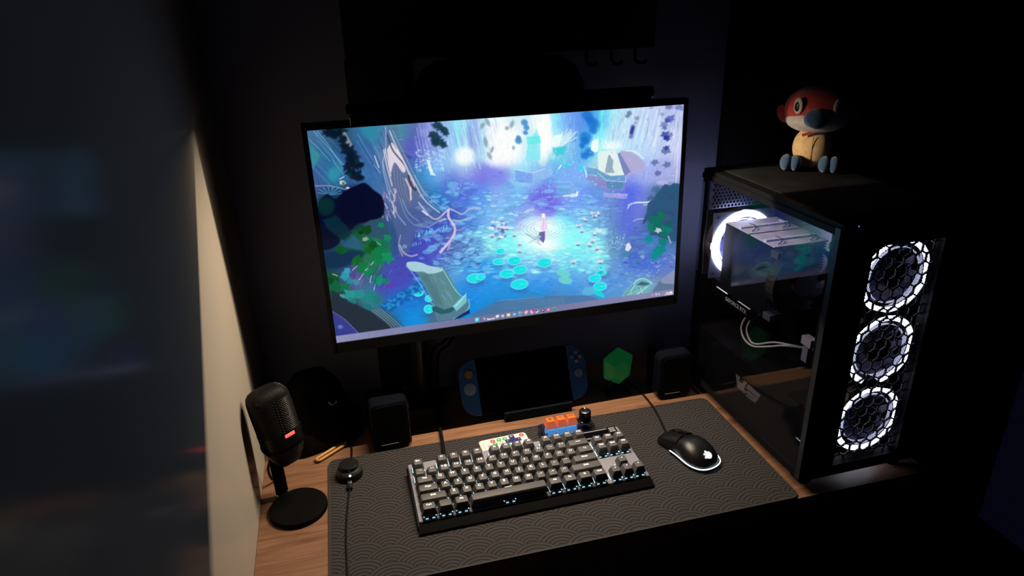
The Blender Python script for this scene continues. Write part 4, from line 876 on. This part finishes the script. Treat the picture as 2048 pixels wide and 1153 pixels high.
G().tube([(-.0010, -.018, .0040), (-.0050, -.046, .0017), (-.0090, -.085, .0017), (-.0115, -.125, .0017), (-.0125, -.170, .0017), (-.0130, -.205, .0017), (-.0132, -.2360, .0015), (-.0132, -.2480, -.010), (-.0132, -.250, -.060)], .0013, 8, sm=6).build('lead', CABLE, hc, 60)
h2 = G().tube([(-.1405, -.1075, .0090), (-.1385, -.085, .0045), (-.1370, -.06, .0030), (-.135, -.01, .0030), (-.12, .08, .0030)], .0017, 8, sm=6).build('hub_lead', CABLE, None, 60)
tag(h2, 'black cable leaving the back of the round puck toward the wall', 'cable')

# ------------------------------------------------------------------ desk speakers
SPK = mat('speaker_gloss_black', (.0025, .003, .006), .25, spec=.12)
def speaker(label, loc, rz):
    s = thing('desk_speaker', label, 'speaker', loc, (0, 0, rz), 'pair of small desk speakers')
    G().rbox((0, 0), .066, .092, 0, .058, .011, .003, 6, M=T(0, .058, .047) @ RX(PI/2)).build('cabinet', SPK, s, 40)
    G().rbox((0, 0), .056, .082, 0, .002, .009, .0008, 6, M=T(0, .0008, .047) @ RX(PI/2)).build('grille', BLACK_M, s, 40)
    G().b2(-.019, .010, -.0016, -.0010, .0128, .0136).build('trim_line', mat('grey_print', (.25, .25, .25), .5), s)
    g = G(); ow, iw = rrect(.0655, .0915, .0108, 6), rrect(.063, .089, .0098, 6); n = len(ow)
    g.add([(x, -.0004, z+.047) for x, z in ow]+[(x, -.0010, z+.047) for x, z in iw], [(n+i, n+(i+1) % n, (i+1) % n, i) for i in range(n)]).build('front_rim', SPK, s)
    for fx in (-.022, .022): G().rbox((fx, .030), .012, .04, 0, .0016, .004, .0005, 3).build('foot', RUBBER, s, 40)
    return s
speaker('small black speaker with rounded corners left of the handheld console', (-.0685, -.0770, 0), .06)
speaker('small black speaker between the green crystal and the computer tower', (.4560, -.0745, 0), -.04)

# ------------------------------------------------------------------ handheld console on its stand
TILT = .45
con = thing('game_console', 'dark blue handheld game console leaning back under the monitor', 'game console', (.1860, -.0420, .0135), (-TILT, 0, 0))
CB = mat('navy_console_shell', (.032, .130, .38), .34, var=.04)
def plate(poly, y0, y1): return [[(x, y0, z) for x, z in poly], [(x, y1, z) for x, z in poly]]
G().b2(-.0905, .0805, -.0005, .0095, .0, .102).build('screen_body', BLACK, con)
G().b2(-.0870, .0770, -.0012, -.0004, .004, .098).build('display', mat('dark_glass', (.003, .003, .004), .07), con)
def grip(sx, x0, x1):
    w, h, r = x1-x0, .102, .030; pts = []
    for i in range(9):
        a = PI/2*i/8; pts.append((x1-r+r*math.sin(a), h-r+r*math.cos(a)))
    for i in range(9):
        a = PI/2*i/8; pts.append((x1-r+r*math.cos(a), r-r*math.sin(a)))
    pts += [(x0, 0), (x0, h)]
    if sx < 0: pts = [(-x-.010, z) for x, z in reversed(pts)]
    return pts
for sx in (-1, 1):
    P = grip(sx, .0812, .1140)
    cx, cz = sum(p[0] for p in P)/len(P), .051
    ins = [(cx+(x-cx)*.94, cz+(z-cz)*.975) for x, z in P]
    gp = G().loft([[(x, -.0028, z) for x, z in ins], [(x, -.0012, z) for x, z in P], [(x, .0105, z) for x, z in P], [(x, .0122, z) for x, z in ins]][::-1 if sx > 0 else 1]).build('controller', CB, con, 40)
    disc = lambda x, z, r, m, nm, lab=None, h=.0030: G().lathe([(r, 0), (r, h*.7), (r*.85, h), (.0001, h)], 24, T(x, -.0026, z) @ RX(PI/2)).build(nm, m, gp, 40, lab)
    if sx < 0:
        disc(-.1062, .0768, .0074, mat('amber_rubber', (.34, .17, .04), .55), 'thumb_stick', 'amber round cap', .006)
        disc(-.1072, .0500, .0112, mat('slate_blue_button', (.20, .30, .44), .5), 'button_disc', 'large slate blue disc')
    else:
        for x, z, c in ((.0977, .0862, 0), (.0897, .0787, 0), (.1044, .0777, 1), (.0973, .0703, 1)):
            disc(x, z, .0036, mat('slate_blue_button', (.20, .30, .44), .5) if c == 0 else mat('tan_button', (.42, .30, .18), .5), 'round_button')
        disc(.0980, .0486, .0076, mat('slate_blue_button', (.20, .30, .44), .5), 'thumb_stick', 'slate blue round cap', .005)
st = thing('console_stand', 'dark block stand holding up the handheld console', 'stand', (.197, -.045, 0))
G().rbox((0, .006), .128, .034, 0, .0085, .004, .0012, 4).build('base', mat('slate_plastic', (.003, .0060, .009), .5, spec=.06), st, 40)
G().b2(-.064, .064, -.0125, -.0075, .0080, .0185).build('front_lip', mat('slate_plastic', (.003, .0060, .009), .5, spec=.06), st)
G().b2(-.050, .050, .0135, .0185, .004, .080, M=T(-.011, .003, .0135) @ RX(-TILT)).build('back_rest', BLACK, st)
G().b2(-.05, .05, .02, .070, 0, .006).build('rear_foot', BLACK, st)

# ------------------------------------------------------------------ green crystal on a stand
gem = thing('crystal_ornament', 'green faceted hexagonal crystal on a small black stand', 'ornament', (.3640, -.0200, 0))
O6 = [(.0, .0395), (-.0285, .0190), (-.0270, -.0210), (.0025, -.0375), (.0245, -.0215), (.0285, .0195)]
I6 = [(.004, .0205), (-.013, .0095), (-.0135, -.0135), (.0035, -.0235), (.0145, -.0135), (.0150, .0085)]
rg = lambda P, y, k=1: [(x*k, y, z*k+.0555) for x, z in P]
G().loft([rg(I6, .016), rg(O6, .003), rg(O6, -.003), rg(I6, -.016)]).build('crystal', mat('green_crystal', (.012, .20, .055), .35, emit=(.01, .30, .07), es=.10, var=.05), gem)
G().rbox((0, 0), .046, .040, 0, .006, .006, .0015, 4).build('base', BLACK, gem, 40)
for sx in (-.014, .014): G().tube([(sx, .0, .005), (sx*1.25, -.004, .018), (sx*.95, -.004, .034)], .0022, 8).build('prong', BLACK, gem, 60)

# ------------------------------------------------------------------ dark case behind the microphone, with amber loop
cs = thing('carry_case', 'rounded black case in deep shadow behind the microphone', 'case', (-.186, -.002, 0), (0, 0, .32))
G().loft([[(x*.94, y*.94, .0) for x, y in rrect(.124, .092, .03, 6)], [(x, y, .010) for x, y in rrect(.126, .094, .03, 6)], [(x, y+.006, .060) for x, y in rrect(.110, .084, .032, 6)], [(x, y+.010, .098) for x, y in rrect(.092, .072, .032, 6)], [(x, y+.012, .120) for x, y in rrect(.060, .046, .022, 6)], [(x, y+.012, .127) for x, y in rrect(.020, .016, .008, 6)]]).build('shell', BLACK_M, cs, 60)
G().tube([(.012, -.0330, .085), (.018, -.0350, .078), (.026, -.0340, .081)], .0016, 8).build('zip_pull', mat('bright_steel', (.6, .6, .65), .25, metal=1), cs, 60)
lp = G(); d = Vector((.044, .033, 0)).normalized(); nn = Vector((-d.y, d.x, 0)); c0 = Vector((-.1700, -.0560, .0042)); pts = []
for i in range(20):
    a = 2*PI*i/20; off = .026 if math.cos(a) > 0 else -.026
    pts.append(c0+d*(off+.0042*math.cos(a))+nn*(.0042*math.sin(a)))
lp = lp.tube(pts, .0026, 8, sm=0, closed=True).build('strap_loop', mat('amber_rubber', (.34, .17, .04), .55), None, 60)
tag(lp, 'amber elongated loop lying on the desk behind the microphone', 'strap')

# ------------------------------------------------------------------ computer tower
PCX, PCY, PCR = .5120, -.3656, .0
pc = thing('computer_tower', 'black computer tower with glass side and white lit fans right of the mouse', 'computer', (PCX, PCY, 0), (0, 0, PCR))
PW, PD, PH = .205, .345, .4222
INT = mat('painted_case_interior', (.035, .035, .045), .5, metal=.2)
CASEB = mat('case_black_paint', (.004, .004, .005), .5, spec=.1)
FANW = mat('white_fan_light', (.9, .9, .9), emit=(.72, .77, 1.), es=FAN_LIGHT)
RFAN = mat('white_rear_fan_light', (.9, .9, .9), emit=(.66, .71, 1.), es=34.)
FANS = mat('soft_fan_light', (.6, .6, .7), emit=(.62, .66, 1.), es=FAN_LIGHT*.16)
BLADE = mat('smoked_fan_blade', (.20, .20, .36), .4)
FRAME = mat('fan_frame_plastic', (.025, .025, .032), .5)
# shell panels
G().b2(0, PW, 0, PD, .408, PH).build('top_panel', CASEB, pc)
G().b2(.018, PW-.012, .030, PD-.016, PH, PH+.0016).build('dust_filter', mat('dusty_filter_mesh', (.010, .010, .0105), .95, spec=.08, var=.4, scale=25, bump=.6, bscale=900), pc)
G().b2(0, PW, .066, PD, .0165, .030).build('bottom_panel', CASEB, pc)
G().b2(PW-.004, PW, .02, PD, .030, .408).build('right_panel', CASEB, pc)
g = G()
for a in ((.124, PW, .030, .408), (0, .124, .030, .232), (0, .124, .3985, .408)): g.b2(a[0], a[1], PD-.006, PD, a[2], a[3])
g.build('rear_panel', CASEB, pc)
G().b2(0, .0040, PD-.016, PD-.006, .030, .408).build('rear_pillar', CASEB, pc)
for fx in (.012, PW-.03):
    for fy in (.012, PD-.06): G().rbox((fx+.010, fy+.014), .020, .028, 0, .0165, .004, .001, 3).build('foot', RUBBER, pc, 40)
g = G()
g.b2(0, .054, 0, .018, .030, .408).b2(.1700, PW, 0, .018, .030, .408).b2(.054, .170, 0, .018, .386, .408).b2(.054, .170, 0, .018, .030, .0345).b2(0, PW, 0, .018, .0165, .030)
fp = g.build('front_panel', CASEB, pc)
G().b2(-.0032, 0, .0005, .0100, .020, .4165).build('side_trim', mat('satin_trim', (.012, .014, .018), .33, metal=.2), fp)
G().ell((.023, -.0002, .4180), (.0012, .0008, .0012), 10, 6).build('power_lamp', mat('violet_lamp', (.2, .1, .6), emit=(.18, .10, 1.), es=1.0), fp, 40, 'tiny violet lamp')
# perforated sheet (fine holes) and the honeycomb lattice behind it
def honeycomb(x0, x1, z0, z1, pitch, wall, depth, y, edge=True):
    g = G(); R = pitch/math.sqrt(3); r_in = R*(1-wall/pitch); dz = pitch*math.sqrt(3)/2; row = 0; z = z0
    while z <= z1:
        x = x0+(pitch/2 if row % 2 else 0)
        while x <= x1:
            o = [(x+R*math.cos(PI/6+k*PI/3), z+R*math.sin(PI/6+k*PI/3)) for k in range(6)]
            i_ = [(x+r_in*math.cos(PI/6+k*PI/3), z+r_in*math.sin(PI/6+k*PI/3)) for k in range(6)]
            vs = [(a, y, b) for a, b in o]+[(a, y, b) for a, b in i_]
            fs = [(k, (k+1) % 6, 6+(k+1) % 6, 6+k) for k in range(6)]
            if depth:
                vs += [(a, y+depth, b) for a, b in i_]
                fs += [(6+k, 6+(k+1) % 6, 12+(k+1) % 6, 12+k) for k in range(6)]
            g.add(vs, fs); x += pitch
        z += dz; row += 1
    return g
fm = honeycomb(.0545, .1690, .0350, .3875, .00255, .00085, 0, .0030).build('front_mesh', mat('black_mesh_steel', (.012, .012, .014), .5), pc, label='fine perforated black sheet'); fm['kind'] = 'stuff'
hl_ = honeycomb(.0545, .178, .0345, .392, .0185, .0020, .0025, .0110).build('front_lattice', mat('black_mesh_steel', (.012, .012, .014), .5), pc); hl_['kind'] = 'stuff'
def fan(name, M, seed, ring_in=.0485, ring_out=.0575, rev=False):
    f = G()
    n = 64; an = [2*PI*i/n for i in range(n)]; sq = [(.0597*math.cos(a)/max(abs(math.cos(a)), abs(math.sin(a))), .0597*math.sin(a)/max(abs(math.cos(a)), abs(math.sin(a)))) for a in an]; ci = [(.0583*math.cos(a), .0583*math.sin(a)) for a in an]
    for z0, z1 in ((-.0125, -.0095), (.0095, .0125)):
        f.add([(x, y, z0) for x, y in sq]+[(x, y, z0) for x, y in ci]+[(x, y, z1) for x, y in sq]+[(x, y, z1) for x, y in ci], [(i, (i+1) % n, n+(i+1) % n, n+i) for i in range(n)]+[(2*n+i, 3*n+i, 3*n+(i+1) % n, 2*n+(i+1) % n) for i in range(n)]+[(i, 2*n+i, 2*n+(i+1) % n, (i+1) % n) for i in range(n)]+[(n+i, n+(i+1) % n, 3*n+(i+1) % n, 3*n+i) for i in range(n)])
    f.ring(.0580, .0594, -.0095, .0095, 40)
    fo = G(M); fo.add(f.v, f.f); fr = fo.build(name, FRAME, pc)
    g = G(M)
    if name == 'rear_fan': g.ring(ring_in, ring_out, -.0150, -.0100, 56)
    else:
        g.ring(.0495, .0580, -.0118, -.0106, 56)
        bk_ = G(M); bk_.ring(.0488, .0580, -.0104, -.0092, 56); bk_.build('ring_backing', FRAME, fr)  # unseen plate added to keep the ring's light out of the case
        bd = G(M); bd.ring(.0565, .0577, -.0040, .0040, 56); bd.build('inner_band', FANS, fr, label='softly glowing inner band')
    g.build('light_ring', RFAN if name == 'rear_fan' else FANW, fr, label='glowing white ring')
    b = G(M); b.lathe([(.0195, -.0105), (.0205, -.0095), (.0205, .0090), (.0001, .0092)], 28); b.lathe([(.0001, -.0107), (.0195, -.0105)], 28)
    b.build('hub', mat('fan_hub', (.012, .012, .014), .4), fr, 40)
    for k in range(9):
        a = 2*PI*k/9+seed; vs = []
        for i in range(5):
            rr = .020+.0262*i/4; tw = .30*i/4
            for s_, z in ((-.24, -.0065), (0, -.0010), (.26, .0055)):
                vs.append((rr*math.cos(a+tw+s_*1.05), rr*math.sin(a+tw+s_*1.05), z))
        G(M).add(vs, [(3*i+j, 3*i+j+1, 3*i+j+4, 3*i+j+3) for i in range(4) for j in range(2)]).build('blade', BLADE, fr, 60)
    g = G(M)
    for k in range(4): a = PI/4+k*PI/2; g.cyl((.0518*1.414*math.cos(a), .0518*1.414*math.sin(a), -.0130), (.0518*1.414*math.cos(a), .0518*1.414*math.sin(a), -.0122), .0022, n=10)
    g.build('screw_hole', BLACK_M, fr)
    g = G(M); g.ring(.0425, .0435, -.0105, -.0065, 48); g.build('inner_ring', FANS, fr, label='faintly glowing inner ring')
    return fr
for i, z in enumerate((.3200, .1985, .0770)): fan('front_fan', T(.1375+.0015*i, .0500, z) @ RX(-PI/2) @ RZ(.3*i), .2*i)
fan('rear_fan', T(.0590, .3120, .2930) @ RX(-PI/2), .1, .0490, .0600)
# rear honeycomb vent above the fan
g = honeycomb(.006, .120, .236, .392, .0070, .0022, .0015, PD-.0050); g.b2(.0005, .125, PD-.0065, PD-.0045, .3935, .3985).b2(.0005, .0030, PD-.0065, PD-.0045, .232, .3985)
o = g.build('rear_vent', mat('lilac_grey_paint', (.12, .12, .17), .5), pc); o['kind'] = 'stuff'
# motherboard and shroud
mb = G().b2(.182, .186, .060, PD-.012, .140, .400).build('motherboard', mat('dark_circuit_board', (.02, .02, .03), .4), pc)
for z in (.30, .32): G().b2(.150, .182, .075, .080, z-.06, z+.05).build('memory_module', BLACK, mb)
sh = G().b2(.0060, .196, .0680, PD-.012, .0305, .1310).b2(.0030, .0060, .0200, PD-.012, .0305, .1310).build('power_shroud', CASEB, pc)
LOGO = mat('grey_printed_logo', (.12, .12, .13), .5)
YZ = Matrix(((0, 0, 1, 0), (1, 0, 0, 0), (0, 1, 0, 0), (0, 0, 0, 1)))
g = G()
for P in ([(.1923, .0975), (.1792, .0973), (.1811, .089), (.1721, .0881), (.1673, .0983), (.1586, .098), (.167, .0827), (.1577, .0811), (.1617, .0758), (.1838, .0756)],
          [(.1553, .0978), (.1201, .0972), (.1246, .0882), (.1379, .0884), (.146, .0884), (.1591, .0884)],
          [(.1562, .0851), (.1243, .0866), (.1277, .0815), (.1592, .0802)], [(.1561, .078), (.1294, .0805), (.1323, .0757), (.1593, .0739)]):
    g.prism([(a, b) for a, b in P], .0022, .0029, YZ)
g.build('logo', LOGO, sh, label='grey angular two-part emblem')
# CPU cooler: two fin towers with a fan between and one in front
FIN = mat('bright_aluminium_fin', (.62, .64, .88), .45, metal=.15)
ck = G().b2(.040, .135, .142, .268, .2265, .2305).build('cpu_cooler', BLACK, pc)
tops = ((.140, .201), (.208, .270))
for k, (y0, y1) in enumerate(tops):
    g = G()
    for i in range(26): z = .2305+i*.0043; g.b2(.007, .100, y0, y1, z, z+.0014)
    o = g.build('fin_stack', FIN, ck); o['kind'] = 'stuff'
    tp = G().b2(.006, .101, y0-.001, y1+.001, .3425, .3450).build('top_plate', FIN, ck)
    g = G()
    for i in range(30): g.b2(.0085+i*.0030, .0100+i*.0030, y0+.024, y0+.0305, .3450, .3480)
    g.build('comb_edge', FIN, tp)
    g = G()
    for xx in (.028, .084): g.tube([(xx-.012, y0+.006, .3460), (xx-.002, y0+.010, .3480), (xx+.004, y0+.022, .3490), (xx+.004, y0+.036, .3480)], .0009, 6, sm=3)
    g.build('wire_clip', mat('bright_steel', (.6, .6, .65), .25, metal=1), tp, 60)
G().b2(.0042, .0058, .139, .271, .228, .3440).build('side_cover', BLACK, ck)
f2 = G().b2(.010, .098, .2025, .2065, .2310, .3400).build('middle_fan', FRAME, ck)
f3 = G(T(.0540, .1265, .2870) @ RX(PI/2)); f3.ring(.0555, .0580, -.010, .010, 40); f3.build('fan_rim', BLACK_M, ck)
G(T(.0540, .1265, .2870) @ RX(PI/2)).lathe([(.020, .002), (.020, .009), (.0001, .0093)], 28).build('fan_hub', mat('hub_grey', (.03, .034, .06), .4), ck, 40)
for k in range(7):
    a = 2*PI*k/7; vs = []
    for i in range(4):
        rr = .019+.035*i/3; tw = .35*i/3
        for s_, z in ((-.34, -.004), (.0, .002), (.36, .006)): vs.append((rr*math.cos(a+tw+s_), rr*math.sin(a+tw+s_), z))
    G(T(.0540, .1265, .2870) @ RX(PI/2)).add(vs, [(3*i+j, 3*i+j+1, 3*i+j+4, 3*i+j+3) for i in range(3) for j in range(2)]).build('fan_blade', mat('dark_fan_blade', (.012, .012, .03), .4), ck, 60)
g = G()
for sx in (.0030, .105):
    for sz in (.236, .338): g.box((sx, .1265, sz), (.010, .018, .010))
g.build('fan_corner', mat('dark_lilac_plastic', (.018, .018, .03), .5), ck)
# graphics card
gc = G().b2(.022, .182, .188, PD-.012, .1930, .2240).build('graphics_card', BLACK, pc)
G().b2(.0205, .022, .190, .318, .1940, .2210).build('edge_cover', mat('satin_black', (.012, .012, .012), .5), gc)
GT = mat('silver_lettering', (.30, .30, .30), .5, emit=(.8, .85, 1), es=.04)
o = link('lettering', text_mesh('GEFORCE RTX', .0098, GT, .0001, align='LEFT'), gc); o.matrix_local = T(.0200, .2735, .2030) @ RZ(-PI/2) @ RX(PI/2)
for y0, y1, z in ((.268, .303, .2125), (.1995, .234, .2130)): G().b2(.0192, .0204, y0, y1, z, z+.0014).build('edge_light', mat('pale_strip', (.7, .7, .75), .4, emit=(.8, .85, 1), es=.35), gc)
WC = mat('white_sleeved_cable', (.32, .32, .35), .6)
for k, dx in enumerate((0, .0065)):
    G().tube([(.030+dx, .186, .2080), (.030+dx, .205+dx*.3, .202), (.030+dx, .2240-dx, .184), (.030+dx, .2310-dx, .161), (.030+dx, .217-dx, .1460), (.030+dx, .190, .1470+dx*.5), (.030+dx, .150, .167+dx), (.036+dx, .112, .186), (.09, .08, .180)], .0017, 8, sm=6).build('power_cable', WC, pc, 60)
cn = G().b2(.028, .040, .057, .078, .2100, .2230).build('white_connector', mat('white_connector_plastic', (.22, .22, .28), .4), pc)
G().b2(.029, .037, .062, .074, .1830, .2070).build('ribbon', mat('lilac_grey_paint', (.12, .12, .17), .5), cn)
# tempered glass side
G().b2(-.0030, 0, .0102, PD-.002, .0320, .4060).build('glass_panel', clear_mat('tinted_glass', (.80, .80, .84), 1.5), pc, label='tinted glass side panel')
for z0, z1 in ((.4062, .4150), (.020, .0318)): G().b2(-.0028, -.0002, .0102, PD, z0, z1).build('panel_rail', CASEB, pc)

# ------------------------------------------------------------------ plush bird on the tower
pl = thing('plush_bird', 'small plush bird with red head, blue beak and cream belly sitting on the computer tower', 'plush toy', (.668, -.090, PH+.0018), (0, 0, -.66))
pl.scale = (.85, .85, .88)
FZ = dict(rough=.95, bump=.5, bscale=900, sheen=.4, var=.15, scale=120)
PRED, PBLU, PCRM, PWHT = mat('red_plush', (.42, .035, .03), **FZ), mat('blue_plush', (.028, .075, .17), **FZ), mat('cream_plush', (.66, .44, .20), **FZ), mat('white_plush', (.55, .50, .46), **FZ)
G().ell((0, 0, .040), (.0360, .0310, .0400), 28, 16).build('belly', PCRM, pl, 80)
G().ell((0, .012, .108), (.0600, .0500, .0430), 32, 18, p=.95).build('head', PRED, pl, 80)
G().ell((0, .003, .0905), (.0560, .0490, .0240), 32, 14).build('cheek_band', PWHT, pl, 80)
bk = G().loft([[(.0215*k*math.cos(2*PI*i/24), -y, .0985+dz+.0175*k*math.sin(2*PI*i/24)) for i in range(24)] for k, y, dz in ((1.05, .030, 0), (1.02, .046, 0), (.86, .058, -.001), (.6, .067, -.003), (.25, .072, -.005), (.02, .073, -.006))]).build('beak', PBLU, pl, 80)
for sx in (-1, 1):
    e = G().ell((0, 0, 0), (.0105, .004, .0150), 20, 10, T(sx*.0345, -.0310, .1190) @ RZ(sx*.72)).build('eye', PWHT, pl, 80)
    G().ell((0, -.0022, -.001), (.0062, .0030, .0095), 16, 8, T(sx*.0345, -.0310, .1190) @ RZ(sx*.72)).build('pupil', BLACK, e, 80)
    fm_ = G()
    for dx in (-.0085, .0085): fm_.ell((sx*.0345+dx, -.034, .0150), (.0118, .0200, .0150), 20, 12)
    fm_.build('foot', PBLU, pl, 80)
    G().ell((0, 0, 0), (.0120, .008, .0180), 18, 10, T(sx*.0600, .014, .0980) @ RY(sx*.5)).build('ear_tuft', PRED, pl, 80)
G().box((0, 0, 0), (.019, .002, .005), T(-.012, -.0300, .0690) @ RX(-.4) @ RY(-.35)).build('ribbon', PRED, pl)
G().tube([(0, -.0300, .064), (0, -.0313, .045), (0, -.0290, .025), (0, -.022, .010)], .0006, 6).build('seam', mat('dark_seam', (.2, .12, .05), .9), pl)

# ------------------------------------------------------------------ things on the wall behind
cb = thing('wall_cabinet', 'flat black wall cabinet above the monitor with small hooks below', 'cabinet', (.2, .122, .615))
G().b2(-.266, .264, -.022, .0175, .0, .46).build('body', W_DARK, cb)
G().b2(-.266, .264, -.024, -.022, .003, .455).build('door', mat('satin_wall_black', (.006, .006, .008), .6), cb)
for x in (-.10, .145, .192, .237):
    G().tube([(x, -.002, .002), (x, -.004, -.018), (x+.001, -.010, -.024), (x+.002, -.034, -.0235), (x+.002, -.044, -.020)], .0030, 8, sm=4).build('hook', BLACK_M, cb, 60)
bagm = G().loft([[(x*k, y*k2, z) for x, y in rrect(.30, .06, .028, 6)] for k, k2, z in ((.70, .3, 0), (.86, .8, -.015), (.97, 1.05, -.045), (1., 1.2, -.075), (.94, 1.15, -.105), (.80, .8, -.125), (.6, .3, -.132))]).mesh('hanging_bag', NAVY_F, 60)
bag = link('hanging_bag', bagm); bag.location = (.176, .075, .612)
tag(bag, 'dark soft bag hanging on the hooks behind the top of the monitor', 'bag')
G2 = G().b2(-.069, .024, .124, .1395, .004, .612)
wp = G2.build('wall_board', mat('dark_navy_board', (.008, .009, .018), .7)); tag(wp, 'narrow dark navy upright board on the wall behind the monitor pole', 'board')
for i, pts in enumerate(([(.075, .030, .30), (.066, .045, .16), (.052, .050, .128), (.030, .062, .105), (.024, .085, .06), (.024, .10, .004)], [(.088, .030, .30), (.082, .048, .17), (.060, .056, .118), (.042, .075, .09), (.038, .092, .04), (.038, .098, .004)])):
    c = G().tube(pts, .0026, 8, sm=6).build('monitor_cable', CABLE, None, 60)
    tag(c, ('black cable curving from the monitor down beside the pole', 'second black cable behind the first, drooping under the monitor')[i], 'cable')
